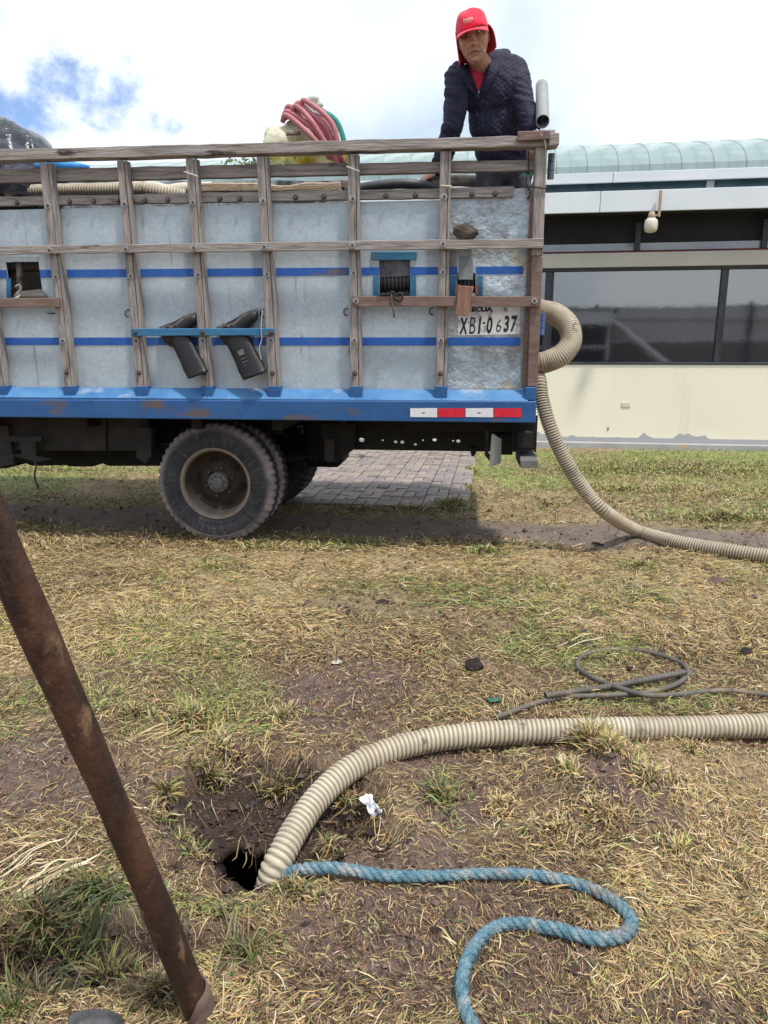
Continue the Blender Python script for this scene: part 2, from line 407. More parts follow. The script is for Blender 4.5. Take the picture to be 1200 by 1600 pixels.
# --- straw, grass blades: ribbons that follow the ground
def ribbons(name, bx, by, lift, head, elev, L, W, cols, m, seg=3, droop=.0, curl=.3, follow=True, parent=None, tipcol=None):
    n = len(bx); t = np.linspace(0, 1, seg + 1)
    cv = R.normal(0, curl, n)
    x = np.empty((n, seg + 1)); y = x.copy(); z = x.copy(); x[:, 0] = bx; y[:, 0] = by; z[:, 0] = lift
    e = elev.copy(); h = head.copy(); st = L / seg
    for i in range(seg):
        x[:, i + 1] = x[:, i] + np.cos(h) * np.cos(e) * st; y[:, i + 1] = y[:, i] + np.sin(h) * np.cos(e) * st; z[:, i + 1] = z[:, i] + np.sin(e) * st
        h = h + cv; e = e - droop * (1 + R.random(n))
    g = HS_(x, y) if follow else HS_(bx, by)[:, None]
    g = np.maximum(g, g[:, :1] - .05)
    zz = g + np.maximum(z, .001)
    wx = -np.sin(head)[:, None]; wy = np.cos(head)[:, None]; roll = R.uniform(-.9, .9, n)[:, None]
    prof = np.array([.75] + [1.0] * (seg - 1) + [.18])[None, :] * (W / 2)[:, None]
    V = np.empty((n, seg + 1, 2, 3), np.float32)
    for s, k in ((-1, 0), (1, 1)):
        V[:, :, k, 0] = x + s * wx * prof * np.cos(roll); V[:, :, k, 1] = y + s * wy * prof * np.cos(roll); V[:, :, k, 2] = zz + s * prof * np.sin(roll) + prof * .9
    me = bpy.data.meshes.new(name); N = n * (seg + 1) * 2; me.vertices.add(N); me.vertices.foreach_set('co', V.ravel())
    base = (np.arange(n) * (seg + 1) * 2)[:, None] + (np.arange(seg) * 2)[None, :]; base = base.ravel()
    q = np.stack([base, base + 1, base + 3, base + 2], -1).astype(np.int32)
    me.loops.add(q.size); me.polygons.add(len(q)); me.loops.foreach_set('vertex_index', q.ravel()); me.polygons.foreach_set('loop_start', np.arange(len(q)) * 4)
    me.update(calc_edges=True)
    c = np.repeat(cols[:, None, :], (seg + 1) * 2, 1)
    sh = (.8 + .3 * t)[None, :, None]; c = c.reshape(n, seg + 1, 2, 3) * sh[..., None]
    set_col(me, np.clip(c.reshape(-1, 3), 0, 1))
    return link(name, me, m, parent)

m_blade = bpy.data.materials.new('dry_and_green_blades'); m_blade.use_nodes = True
_b = m_blade.node_tree.nodes['Principled BSDF']; _a = m_blade.node_tree.nodes.new('ShaderNodeAttribute'); _a.attribute_name = 'Col'
m_blade.node_tree.links.new(_a.outputs['Color'], _b.inputs['Base Color']); _b.inputs['Roughness'].default_value = .6; _b.inputs['Specular IOR Level'].default_value = .3

PAL = dict(straw=np.array([.52, .385, .21]), pale=np.array([.64, .54, .37]), gold=np.array([.54, .36, .15]), brown=np.array([.24, .145, .085]),
           dark=np.array([.085, .055, .035]), yg=np.array([.38, .37, .13]), green=np.array([.20, .30, .06]), dgreen=np.array([.070, .098, .038]), olive=np.array([.23, .205, .11]))
def colours(x, y, bare, green, gold):
    n = len(x)
    names = list(PAL); w = np.zeros((n, len(names))); I = {k: i for i, k in enumerate(names)}
    w[:, I['straw']] = .75; w[:, I['pale']] = .11; w[:, I['brown']] = 1.05; w[:, I['dark']] = .60; w[:, I['yg']] = .36; w[:, I['olive']] = .34; w[:, I['dgreen']] = .07; w[:, I['gold']] = .3
    for k, a in (('green', 1.5), ('yg', 2.0), ('olive', 1.2), ('dgreen', .6)): w[:, I[k]] += green * a
    for k, a in (('gold', 1.8), ('straw', 2.4), ('pale', .6), ('yg', .5)): w[:, I[k]] += gold * a
    for k, a in (('brown', 1.5), ('dark', 1.0)): w[:, I[k]] += bare * a
    w /= w.sum(1, keepdims=True); cs = np.cumsum(w, 1); r = R.random(n)[:, None]
    idx = (r > cs).sum(1).clip(0, len(names) - 1)
    P = np.array([PAL[k] for k in names])[idx]
    return P * R.uniform(.65, 1.25, (n, 1)) * (1 + R.normal(0, .05, (n, 3)))
def sample(n, x0, x1, y0, y1, dens, green_only=False):
    px = R.uniform(x0, x1, n); py = R.uniform(y0, y1, n)
    b = (800 - py) / F; dy = math.cos(PITCH) + b * math.sin(PITCH); dz = -math.sin(PITCH) + b * math.cos(PITCH); t = -CAMH / dz
    x = (px - 600) / F * t; y = dy * t
    bare, green, gold = mapsat(x, y); pit = pitmask(x, y); tr = track(x, y)
    keep = R.random(n) < dens(x, y, bare, green, gold, tr, pit) * (1 - paved(x, y))
    keep &= ~hole_open(x, y)
    return [a[keep] for a in (x, y, bare, green, gold, tr, pit)]
def litter(name, n, x0, x1, y0, y1, Lr, Wr, elev_s, dens, label, seg=3, droop=.08, lift=.012, curl=.25, dark=1.0):
    x, y, bare, green, gold, tr, pit = sample(n, x0, x1, y0, y1, dens)
    k = len(x); cols = colours(x, y, np.clip(bare + pit + tr, 0, 1), green, gold) * dark
    # clumped headings
    base = fbm(x, y, 1.7, 2, 77) * 9; head = np.where(R.random(k) < .45, base + R.normal(0, .5, k), R.uniform(0, 6.283, k))
    return tag(ribbons(name, x, y, R.random(k) * lift, head, np.abs(R.normal(0, elev_s, k)), R.uniform(*Lr, k) * (1 + .6 * (R.random(k) < .1)), R.uniform(*Wr, k), cols, m_blade, seg, droop, curl),
               label, 'grass', kind='stuff')
dn = lambda x, y, b, g, go, t, p: (.16 + .84 * sstep(fbm(x, y, 5, 3, 60), .38, .62)) * (1 - .82 * b) * (1 - .35 * p) * (1 - .95 * t)
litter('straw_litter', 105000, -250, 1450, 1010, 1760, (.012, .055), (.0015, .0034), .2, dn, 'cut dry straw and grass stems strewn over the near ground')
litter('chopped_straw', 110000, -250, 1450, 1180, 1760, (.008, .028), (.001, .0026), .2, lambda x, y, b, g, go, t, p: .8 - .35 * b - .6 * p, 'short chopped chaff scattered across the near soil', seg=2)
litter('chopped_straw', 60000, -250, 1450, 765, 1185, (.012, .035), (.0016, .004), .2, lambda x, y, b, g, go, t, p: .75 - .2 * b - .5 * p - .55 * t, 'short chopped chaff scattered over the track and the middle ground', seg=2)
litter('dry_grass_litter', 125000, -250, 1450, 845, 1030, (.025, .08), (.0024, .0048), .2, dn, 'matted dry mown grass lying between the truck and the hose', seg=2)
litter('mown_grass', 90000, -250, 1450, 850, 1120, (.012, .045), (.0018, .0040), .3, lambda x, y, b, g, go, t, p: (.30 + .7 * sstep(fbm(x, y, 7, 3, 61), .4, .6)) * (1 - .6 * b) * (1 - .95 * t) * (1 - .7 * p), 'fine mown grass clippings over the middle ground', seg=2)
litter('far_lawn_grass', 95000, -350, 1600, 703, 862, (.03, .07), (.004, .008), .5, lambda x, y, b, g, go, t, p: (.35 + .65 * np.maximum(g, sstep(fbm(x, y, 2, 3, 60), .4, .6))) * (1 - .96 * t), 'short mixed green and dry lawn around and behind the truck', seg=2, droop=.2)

# upright growing grass in patches
def tuft_field(name, spots, label, parent=None, cat='grass', kind='stuff', tone=1.0):
    bx = []; by = []; L = []; G = []; E = []; W = []
    for (px, py, rx, ry, n, l, g) in spots:
        c = gp(px, py); rw = (gp(px + rx, py) - c).length; rh = abs(gp(px, py - ry).y - gp(px, py + ry).y) / 2
        a = R.uniform(0, 6.283, n); r = np.abs(R.normal(0, .5, n))
        bx.append(c.x + np.cos(a) * r * rw); by.append(c.y + np.sin(a) * r * rh); L.append(l * R.uniform(.5, 1.2, n) * np.exp(-r * .4)); G.append(np.full(n, g)); W.append(np.full(n, .0024 + .0006 * c.y))
    bx, by, L, G, W = map(np.concatenate, (bx, by, L, G, W)); n = len(bx)
    cols = colours(bx, by, np.zeros(n), G, (1 - G) * .9) * tone
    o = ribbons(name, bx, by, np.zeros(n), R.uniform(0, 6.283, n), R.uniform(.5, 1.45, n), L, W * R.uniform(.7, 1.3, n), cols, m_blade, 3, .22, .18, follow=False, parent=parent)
    return tag(o, label, cat, kind=kind)
tuft_field('grass_clump', [(922, 1180, 26, 16, 520, .12, .40), (948, 1200, 40, 20, 300, .09, .15), (880, 1230, 40, 30, 240, .05, .1), (1010, 1240, 50, 40, 420, .05, .12), (940, 1290, 60, 30, 300, .045, .05), (1080, 1180, 40, 14, 120, .04, .3), (780, 1270, 40, 30, 300, .04, .0),
                           (1060, 1330, 60, 40, 300, .04, .2), (870, 1300, 50, 30, 260, .04, .0)], 'yellowing grass growing on the soil mound below the pale hose')
tuft_field('yellow_green_tuft', [(300, 1130, 60, 30, 520, .10, .6), (350, 1180, 60, 30, 200, .07, .4), (210, 1120, 60, 26, 200, .06, .7), (440, 1120, 70, 26, 200, .05, .4)], 'loose yellow green grass tuft behind the dark hole')
tuft_field('pit_edge_grass', [(330, 1205, 60, 8, 260, .07, .5), (430, 1200, 50, 8, 220, .07, .4), (262, 1245, 22, 14, 160, .07, .5), (540, 1235, 26, 20, 140, .06, .5), (300, 1330, 16, 12, 60, .05, .6), (350, 1425, 90, 12, 200, .035, .6), (290, 1300, 30, 22, 120, .06, .8), (245, 1400, 40, 20, 200, .06, .7), (460, 1390, 60, 18, 240, .05, .5), (690, 1250, 24, 34, 260, .08, .8), (510, 1290, 26, 40, 160, .05, .6),
                              (240, 1280, 50, 20, 120, .07, .4), (335, 1292, 30, 6, 60, .05, .8), (380, 1290, 20, 6, 40, .05, .6)], 'green grass hanging over the rim of the dark hole', tone=.7)
tuft_field('corner_grass', [(60, 1430, 110, 24, 420, .10, .75), (170, 1470, 80, 30, 360, .10, .8), (60, 1540, 80, 24, 260, .09, .5), (380, 1500, 60, 60, 160, .09, .7), (250, 1560, 60, 26, 260, .08, .1), (20, 1590, 30, 20, 60, .12, .9), (140, 1390, 80, 12, 200, .09, .9)],
           'long green grass around the foot of the leaning pole', tone=.45)
tuft_field('verge_grass', [(1130, 812, 90, 7, 1500, .09, 1), (760, 864, 34, 6, 500, .07, 1), (1000, 890, 34, 6, 420, .06, .95), (706, 792, 34, 8, 900, .10, 1), (330, 888, 50, 10, 360, .05, .8), (560, 846, 160, 5, 500, .05, .8), (860, 790, 40, 6, 260, .05, .9),
                           (620, 795, 120, 2, 260, .05, .9), (1050, 735, 260, 20, 9000, .05, .95), (980, 765, 140, 12, 3000, .045, .8), (1130, 775, 100, 12, 1600, .04, .6), (70, 735, 200, 12, 1200, .07, .8), (905, 735, 60, 12, 700, .06, .9), (740, 712, 5, 6, 130, .06, .9), (737, 735, 6, 12, 260, .06, .9), (734, 765, 7, 12, 300, .06, .9), (650, 797, 60, 3, 260, .06, .8), (560, 797, 60, 3, 200, .05, .5)], 'fresh green grass along the track and the pavement edge')

# crumbs of earth on the bare places and round the hole
def crumbs():
    px = R.uniform(-150, 1350, 42000); py = np.concatenate([R.uniform(1000, 1700, 28000), R.uniform(780, 1000, 14000)]); b = (800 - py) / F; dy = math.cos(PITCH) + b * math.sin(PITCH); dz = -math.sin(PITCH) + b * math.cos(PITCH); t = -CAMH / dz
    x = (px - 600) / F * t; y = dy * t; bare, _, _ = mapsat(x, y); pm = pitmask(x, y); mo = np.exp(-((x - mound_c.x) / .22) ** 2 - ((y - mound_c.y) / .14) ** 2)
    k = R.random(len(x)) < np.clip(.10 + .20 * bare + .75 * pm + .9 * mo + .3 * (y > 3), 0, 1) * (~hole_open(x, y))
    x, y, pm = x[k], y[k], pm[k]; n = len(x); r_ = R.exponential(.0032, n).clip(.0015, .016) * (1 + .5 * (y > 3)); r_ = np.where((pm > .5) & (R.random(n) < .05), R.uniform(.009, .022, n), r_)
    base = np.array([(1, 0, 0), (0, 1, 0), (-1, 0, 0), (0, -1, 0), (0, 0, 1), (0, 0, -1)], float); V = base[None] * R.uniform(.6, 1.3, (n, 6, 1)); a = R.uniform(0, 6.28, n)
    c_, s_ = np.cos(a)[:, None], np.sin(a)[:, None]; vx = V[..., 0] * c_ - V[..., 1] * s_; vy = V[..., 0] * s_ + V[..., 1] * c_
    P = np.stack([x[:, None] + vx * r_[:, None], y[:, None] + vy * r_[:, None], (HS_(x, y) + r_ * .4)[:, None] + V[..., 2] * r_[:, None] * .8], -1).reshape(-1, 3)
    f = np.array([(0, 1, 4), (1, 2, 4), (2, 3, 4), (3, 0, 4), (1, 0, 5), (2, 1, 5), (3, 2, 5), (0, 3, 5)]); Fq = (np.arange(n)[:, None, None] * 6 + f[None]).reshape(-1, 3)
    me = bpy.data.meshes.new('crumbs'); me.from_pydata(P.tolist(), [], Fq.tolist()); me.update()
    cc = np.array([.085, .055, .045]) * R.uniform(.4, 1.9, (n, 1)) * np.where(pm > .5, .6, 1.0)[:, None]; set_col(me, np.repeat(cc, 6, 0))
    return tag(link('soil_crumbs', me, m_blade), 'loose dark crumbs of earth on the bare patches and in the pit', 'soil', kind='stuff')
crumbs()

# bundles of long pale stems left of the pole
def stems(name, spots, label):
    bx = []; by = []; hd = []; L = []; cs = []
    for (x0, y0, x1, y1, n, key) in spots:
        a = gp(x0, y0); b = gp(x1, y1)
        for i in range(n):
            jx, jy = R.normal(0, .022, 2); bx.append(a.x + jx); by.append(a.y + jy)
            hd.append(math.atan2(b.y - a.y, b.x - a.x) + R.normal(0, .12)); L.append((b - a).length * R.uniform(.5, 1.1)); cs.append(PAL[key] * R.uniform(.75, 1.2))
    n = len(bx)
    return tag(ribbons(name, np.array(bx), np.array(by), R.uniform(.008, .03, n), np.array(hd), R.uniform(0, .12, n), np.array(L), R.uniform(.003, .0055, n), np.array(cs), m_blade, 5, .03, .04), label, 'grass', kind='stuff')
stems('long_pale_stems', [(20, 1405, 130, 1330, 9, 'pale'), (30, 1400, 170, 1345, 9, 'straw'), (10, 1370, 95, 1325, 6, 'pale'), (60, 1350, 150, 1305, 5, 'pale'), (0, 1330, 70, 1320, 4, 'straw'), (60, 1395, 120, 1360, 6, 'straw'),
                          (60, 1430, 200, 1385, 30, 'dgreen'), (90, 1450, 190, 1400, 30, 'dgreen'), (100, 1470, 110, 1560, 8, 'dgreen'), (120, 1530, 140, 1470, 4, 'pale'), (215, 1280, 270, 1262, 3, 'pale'), (500, 1240, 560, 1236, 3, 'brown'),
                          (410, 1370, 440, 1350, 2, 'pale'), (360, 1420, 345, 1560, 5, 'olive'), (880, 1020, 960, 1000, 3, 'pale'), (740, 1120, 700, 1100, 3, 'yg'), (230, 1170, 330, 1120, 8, 'straw'), (330, 1190, 350, 1100, 5, 'yg')],
      'long pale and green cut stems lying beside the leaning pole')

# ------------------------------------------------------------------ brick pavement
m_brick = [mat('paver_%s' % k, [(.3, c1), (.7, c2)], scale=9, bump=.5, bscale=90, rough=.85, stain=[((.10, .085, .07), 3, .52, .72, (1, 1, 1))]) for k, c1, c2 in
           (('a', (.24, .20, .19), (.36, .31, .29)), ('b', (.20, .165, .17), (.30, .26, .26)), ('c', (.29, .24, .20), (.40, .34, .30)))]
pave = empty('brick_pavement', (PAV.x, PAV.y, 0), -YB); pave['kind'] = 'structure'
bm = bmesh.new(); bm_box(bm, -PAV_W, 0, 0, PAV_L, -.05, -.006); o = link('bedding', bm_mesh(bm), mat('paver_sand', [(.3, (.09, .08, .06)), (.7, (.16, .14, .11))], scale=20), pave)
bm = bmesh.new(); bm_box(bm, -.0955, .0955, -.0455, .0455, -.04, .022, bevel=.006); pme = [bm_mesh(bm)]; pme[0].materials.append(m_brick[0])
for k in (1, 2): q = pme[0].copy(); q.materials.clear(); q.materials.append(m_brick[k]); pme.append(q)
cells = []; ncx = int(PAV_W / .2); ncy = int(PAV_L / .2)
for j in range(ncy):
    for i in range(ncx):
        x = -.1 - i * .2; y = .1 + j * .2
        if (i + j) % 2: cells += [(x, y - .05, 0, j), (x, y + .05, 0, j)]
        else: cells += [(x - .05, y, 1, j), (x + .05, y, 1, j)]
far_cells = []
for k, (x, y, v, j) in enumerate(cells):
    z = .004 * math.sin(x * 3 + y * 2) + rnd.uniform(-.006, .006)
    if k < 300:
        o = link('brick', pme[rnd.choice((0, 0, 1, 1, 2))], None, pave)
        o.location = (x, y, z); o.rotation_euler = (rnd.uniform(-.04, .04), rnd.uniform(-.03, .03), (math.pi / 2 if v else 0) + rnd.uniform(-.02, .02))
    else: far_cells.append((x, y, v, z))
bm = bmesh.new()
for (x, y, v, z) in far_cells:
    a, b = (.0455, .0955) if v else (.0955, .0455); bm_box(bm, x - a, x + a, y - b, y + b, -.04, .022 + z)
o = link('distant_bricks', bm_mesh(bm), m_brick[0], pave); o['kind'] = 'stuff'

# ------------------------------------------------------------------ building behind the lawn
bld = empty('low_building', (bO.x, bO.y, 0), -YB)
tag(bld, 'long low cream building with dark window band and curved green metal roof', 'building')
def Bp(px, py, yl):
    d = pix_dir(px, py); nrm = -bw; P0 = bO - bw * yl
    t = (P0 - Vector((0, 0, CAMH))).dot(nrm) / d.dot(nrm); P = Vector((0, 0, CAMH)) + d * t
    return (P - Vector((bO.x, bO.y, 0))).dot(bu), P.z
XL, XR = -13.0, 4.0
WY = .10
def bz(py, yl, px=1150): return Bp(px, py, yl)[1]
z_cream0 = bz(684, WY); z_sill = bz(566.5, WY); z_head = bz(415, WY); z_beam = bz(391, WY - .04)
m_cream = mat('cream_plaster', [(.3, (.64, .60, .49)), (.7, (.72, .68, .56))], scale=1.2, bump=.12, bscale=70, rough=.9, stain=[((.50, .46, .37), .9, .56, .8, (1, 1, .4))])
def peel(m, ns, ls, co, c):
    # grey skirting paint below, peeling irregular edge into the cream
    sp = ns.new('ShaderNodeSeparateXYZ'); ls.new(co, sp.inputs[0])
    n_ = ns.new('ShaderNodeTexNoise'); n_.inputs['Scale'].default_value = 2.4; n_.inputs['Detail'].default_value = 9; ls.new(co, n_.inputs['Vector'])
    s1 = ns.new('ShaderNodeMath'); s1.operation = 'SUBTRACT'; ls.new(n_.outputs['Fac'], s1.inputs[0]); s1.inputs[1].default_value = .535
    s2 = ns.new('ShaderNodeMath'); s2.operation = 'MAXIMUM'; ls.new(s1.outputs[0], s2.inputs[0]); s2.inputs[1].default_value = 0
    mu = ns.new('ShaderNodeMath'); mu.operation = 'MULTIPLY_ADD'; ls.new(s2.outputs[0], mu.inputs[0]); mu.inputs[1].default_value = -.55; ls.new(sp.outputs['Z'], mu.inputs[2])
    mr = ns.new('ShaderNodeMapRange'); ls.new(mu.outputs[0], mr.inputs['Value'])
    mr.inputs['From Min'].default_value = z_cream0 - .028; mr.inputs['From Max'].default_value = z_cream0 - .018
    mr.inputs['To Min'].default_value = 1; mr.inputs['To Max'].default_value = 0
    mi = ns.new('ShaderNodeMix'); mi.data_type = 'RGBA'; ls.new(mr.outputs[0], mi.inputs[0]); ls.new(c, mi.inputs[6]); mi.inputs[7].default_value = (.40, .40, .42, 1)
    return mi.outputs[2]
m_wall = mat('cream_plaster_with_grey_foot', [(.3, (.83, .765, .635)), (.7, (.88, .82, .69))], scale=1.2, bump=.12, bscale=70, rough=.9, extra=peel, stain=[((.66, .60, .48), .9, .56, .85, (2.5, 1, .25)), ((.55, .50, .42), 7, .70, .78, (1, 1, .5))])
m_conc = mat('painted_concrete', [(.3, (.33, .325, .33)), (.7, (.43, .42, .43))], scale=4, bump=.3, bscale=50, stain=[((.50, .40, .24), 2.5, .58, .7, (1, 1, 5))])
m_white = mat('white_fascia_metal', [(.3, (.62, .66, .70)), (.7, (.70, .73, .76))], scale=1.5, bump=.05, rough=.45, stain=[((.50, .48, .44), 1.6, .60, .8, (1, 1, .2))])
m_darkfr = mat('dark_window_frame', [(.3, (.035, .035, .045)), (.7, (.06, .06, .07))], scale=4, bump=0, rough=.5)
m_shade = mat('painted_shade_dark', [(.3, (.02, .02, .025)), (.7, (.035, .035, .04))], scale=3, rough=.9)  # near black: shade is put into the colour itself
m_glass = mat('tinted_window_glass', [(.35, (.018, .018, .024)), (.65, (.035, .034, .042))], scale=.8, rough=.04, bump=.05, bscale=1.1, spec=1.0, bdist=.02)
m_glass.node_tree.nodes['Principled BSDF'].inputs['IOR'].default_value = 2.05
m_teal = mat('teal_glazing', [(.3, (.05, .10, .13)), (.7, (.09, .16, .19))], scale=2, stretch=(3, 1, .2), rough=.25, bump=0)
m_roof = mat('green_roof_sheet', [(.3, (.20, .275, .285)), (.7, (.28, .35, .35))], scale=1.3, stretch=(2, .5, 1), bump=.05, rough=.62, spec=.3, stain=[((.40, .46, .44), 2.2, .5, .75, (1, .3, 1))])
def bbox(name, x0, x1, y0, y1, z0, z1, m, bevel=.004, parent=None): return link(name, box_mesh(x0, x1, y0, y1, z0, z1, bevel=bevel), m, parent or bld)
link_k = bbox('kerb', XL, XR, 0, WY - .003, -.1, .085, m_conc, .012); link_k['kind'] = 'structure'
bbox('wall', XL, XR, WY, WY + .2, -.1, z_sill - .03, m_wall)
bbox('window_sill', XL, XR, WY - .015, WY + .2, z_sill - .027, z_sill, m_darkfr)
frame = bbox('window_head', XL, XR, WY + .01, WY + .16, z_head - .035, z_head, m_darkfr)
mx_ = [Bp(1125, 490, WY + .06)[0]]; step = mx_[0] - Bp(856, 490, WY + .06)[0]
xsn = sorted([mx_[0] + k * step for k in range(-4, 3)])
for a, b in zip(xsn[:-1], xsn[1:]):
    w_ = bbox('window', a + .03, b - .03, WY + .07, WY + .085, z_sill + .003, z_head - .037, m_glass, 0)
    bbox('pane_frame', a + .031, a + .06, WY + .05, WY + .069, z_sill + .003, z_head - .037, m_darkfr, 0, w_)
for x in xsn: bbox('mullion', x - .029, x + .029, WY + .03, WY + .13, z_sill + .001, z_head - .036, m_darkfr, .003)
bbox('window_mullion', Bp(861, 490, WY)[0] - .09, Bp(861, 490, WY)[0] - .035, WY + .028, WY + .13, z_sill + .001, z_head - .036, m_darkfr, .003)
bbox('lintel_beam', XL, XR, WY - .04, WY + .2, z_head + .003, z_beam, mat('beam_plaster', [(.3, (.50, .47, .43)), (.7, (.58, .55, .50))], scale=1.5, rough=.9))
m_red = mat('dark_red_trim', [(.3, (.10, .02, .03)), (.7, (.15, .03, .04))], scale=4, bump=0)
zt0 = bz(388.5, WY); bbox('red_trim', XL, XR, WY - .03, WY + .05, z_beam + .002, zt0, m_red, 0)
zc1 = bz(376, WY)
bbox('clerestory_glass', XL, XR, WY + .03, WY + .04, zt0 + .002, zc1, mat('pale_clerestory_glass', [(.3, (.25, .29, .33)), (.7, (.36, .40, .44))], scale=2, rough=.1, bump=0, spec=.8), 0)
for px in (996, 1194): x = Bp(px, 380, WY)[0]; [bbox('clerestory_post', x + k * 2.0 - .035, x + k * 2.0 + .035, WY - .02, WY + .06, zt0 + .003, zc1 + .25, m_darkfr) for k in ((0,) if px > 1100 else (0, -2, -4))]
FY = -.42
zf0 = bz(326, FY); zf1 = bz(292.5, FY)
bbox('upper_wall', XL, XR, WY + .045, WY + .2, zc1 + .002, zf0 + .05, m_shade)  # wall coloured dark to stand for the shade under the eaves
bbox('soffit', XL, XR, FY + .03, WY + .2, zf0 + .052, zf0 + .09, m_shade)
# eaves fascia in lengths with joints
xj = Bp(938, 310, FY)[0]
for k in range(-3, 2):
    bbox('fascia_panel', xj + k * 3.1 + .003, min(XR, xj + (k + 1) * 3.1) - .003, FY - .01, FY + .028, zf0, zf1, m_white, .004)
bbox('lower_roof_slab', XL, XR, FY + .03, .9, zf0 + .092, zf1 - .012, m_white)
GY = FY + .30
zg1 = bz(279, FY + .12)
bbox('glazing_strip', XL, XR, GY, GY + .03, zf1 - .012, zg1 + .06, m_teal, 0)
x = Bp(1109, 285, GY)[0]; bbox('strip_post', x - .045, x + .045, GY - .04, GY - .003, zf1 - .01, zg1 + .02, m_white)
for k in (-1, -2, -3): bbox('strip_post', x + k * 3 - .045, x + k * 3 + .045, GY - .04, GY - .003, zf1 - .01, zg1 + .02, m_white)
UY = FY + .12
zu1 = bz(263, UY)
for k in range(-5, 2): bbox('gutter_board', xj + .15 + k * 2.6 + .003, min(XR, xj + .15 + (k + 1) * 2.6) - .003, UY - .02, UY + .02, zg1, zu1, m_white, .004)
# curved roof built of separate sheets with raised seams
RA, RH = 4.6, .93
prof = [(UY + .0 + RA * (1 - math.cos(t)), zu1 - .01 + RH * math.sin(t)) for t in np.linspace(0, math.pi / 2, 16)]
prof += [(UY + RA * (1 + math.sin(t)), zu1 - .01 + RH * math.cos(t)) for t in np.linspace(.1, math.pi / 2, 12)]
PWD = .372; bm = bmesh.new(); sect = [(0, 0), (.007, .007), (.016, .007), (.023, 0), (.17, 0), (.178, .003), (.19, .003), (.198, 0), (PWD - .002, 0)]
rows = []
for i, (y, z) in enumerate(prof):
    a = prof[max(0, i - 1)]; b = prof[min(len(prof) - 1, i + 1)]; ty, tz = b[0] - a[0], b[1] - a[1]; l = math.hypot(ty, tz); nyy, nzz = -tz / l, ty / l
    rows.append([bm.verts.new((sx, y + nyy * sh, z + nzz * sh)) for sx, sh in sect])
for a, b in zip(rows[:-1], rows[1:]):
    for k in range(len(sect) - 1): bm.faces.new((a[k], a[k + 1], b[k + 1], b[k]))
rme = bm_mesh(bm, 'roof_sheet', recalc=False); rme.materials.append(m_roof)
for k in range(int((XR - XL) / PWD)):
    o = link('roof_sheet', rme, None, bld); o.location = (XL + k * PWD, 0, 0)
bbox('back_wall', XL, XR, UY + 2 * RA - .1, UY + 2 * RA, -.1, zu1 - .05, m_cream)
for xx in (XL, XR - .15): bbox('end_wall', xx, xx + .15, WY + .21, UY + 2 * RA - .12, -.1, zf0 + .04, m_cream)
# socket on the wall
x, z = Bp(978, 632, WY); so = bbox('socket_plate', x - .06, x + .06, WY - .012, WY - .001, z - .035, z + .035, m_cream, .006)
m_blackp = mat('black_plastic', [(.3, (.012, .012, .014)), (.7, (.03, .03, .033))], scale=8, rough=.45, bump=.1)
for dx in (-.025, .025): bbox('socket_hole', x + dx - .004, x + dx + .004, WY - .014, WY - .012, z - .006, z + .006, m_conc, 0, so)
x, z = Bp(950, 670, WY); bbox('wall_nail', x - .006, x + .006, WY - .01, WY - .001, z - .02, z + .02, m_blackp, 0)

# lamp hanging at the eaves
lx, lz = Bp(1018, 334, FY - .05)
lamp = empty('eaves_lamp', tuple(bO + bu * lx - bw * (FY - .07) + Vector((0, 0, lz - bO.z))), -YB)
tag(lamp, 'small pale glass lamp hanging under the white eaves of the building', 'lamp')
zb = bz(361, FY - .05) - lz
V, Fc = tube([(0, 0, -.05), (0, 0, zb * .38), (0, 0, zb * .55), (0, 0, zb * .8), (0, 0, zb * .94), (0, 0, zb)], [.045, .076, .080, .080, .066, .03], 16)
m_lampg = mat('milky_lamp_glass', [(.3, (.55, .50, .40)), (.7, (.70, .66, .56))], scale=12, rough=.35, bump=0, stain=[((.42, .30, .16), 9, .52, .7, (1, 1, 1))])
link('lamp_glass', mesh_from(V, Fc, smooth=True), m_lampg, lamp)
m_lampb = mat('rusty_lamp_holder', [(.3, (.30, .20, .14)), (.7, (.42, .32, .24))], scale=12)
V, Fc = tube([(0, 0, .02), (0, 0, -.02), (0, 0, -.065)], [.03, .042, .052], 14); link('lamp_holder', mesh_from(V, Fc, smooth=True), m_lampb, lamp)
link('bracket', box_mesh(.07, .10, -.012, .02, -.04, .26, bevel=.003), m_lampb, lamp)
link('bracket_arm', box_mesh(.0, .07, -.01, .008, -.03, -.012, bevel=.002), m_lampb, lamp)

# invented shed and store, unseen, added behind the camera for the windows to mirror
shed = empty('stand_in_shed', (2, -10, 0)); tag(shed, 'invented pale tarpaulin shed, unseen, added for the dark windows to mirror', 'shed')
m_tarp = mat('pale_tarpaulin', [(.3, (.50, .50, .52)), (.7, (.62, .62, .62))], scale=1.2, bump=.4, bscale=3)
link('tarpaulin_wall', box_mesh(-14, 14, 0, .1, 1.7, 2.9), m_tarp, shed)
link('lower_wall', box_mesh(-14, 14, .02, .12, 0, 1.69), mat('dark_block_wall', [(.3, (.14, .12, .11)), (.7, (.20, .18, .17))], scale=2), shed)
link('tarpaulin_roof', box_mesh(-14, 14, -5, .15, 2.93, 2.98), m_tarp, shed)
for x in (-9, -3, .5, 6, 11): V, Fc = tube([(x, .2, 0), (x, .2, 3.1)], .07, 8); link('post', mesh_from(V, Fc), m_darkfr, shed)
kiosk = empty('stand_in_store', (0, -6.6, 0)); tag(kiosk, 'invented open fronted store, unseen, added for the left end of the dark windows to mirror', 'store')
link('store_fascia', box_mesh(-1.5, 3.1, 0, .12, 2.25, 2.72), m_white, kiosk); link('store_wall', box_mesh(-1.5, 3.1, -2.6, -2.5, 0, 2.25), m_shade, kiosk); link('store_counter', box_mesh(-1.5, 3.1, -.05, .05, 0, 1.0), m_darkfr, kiosk)
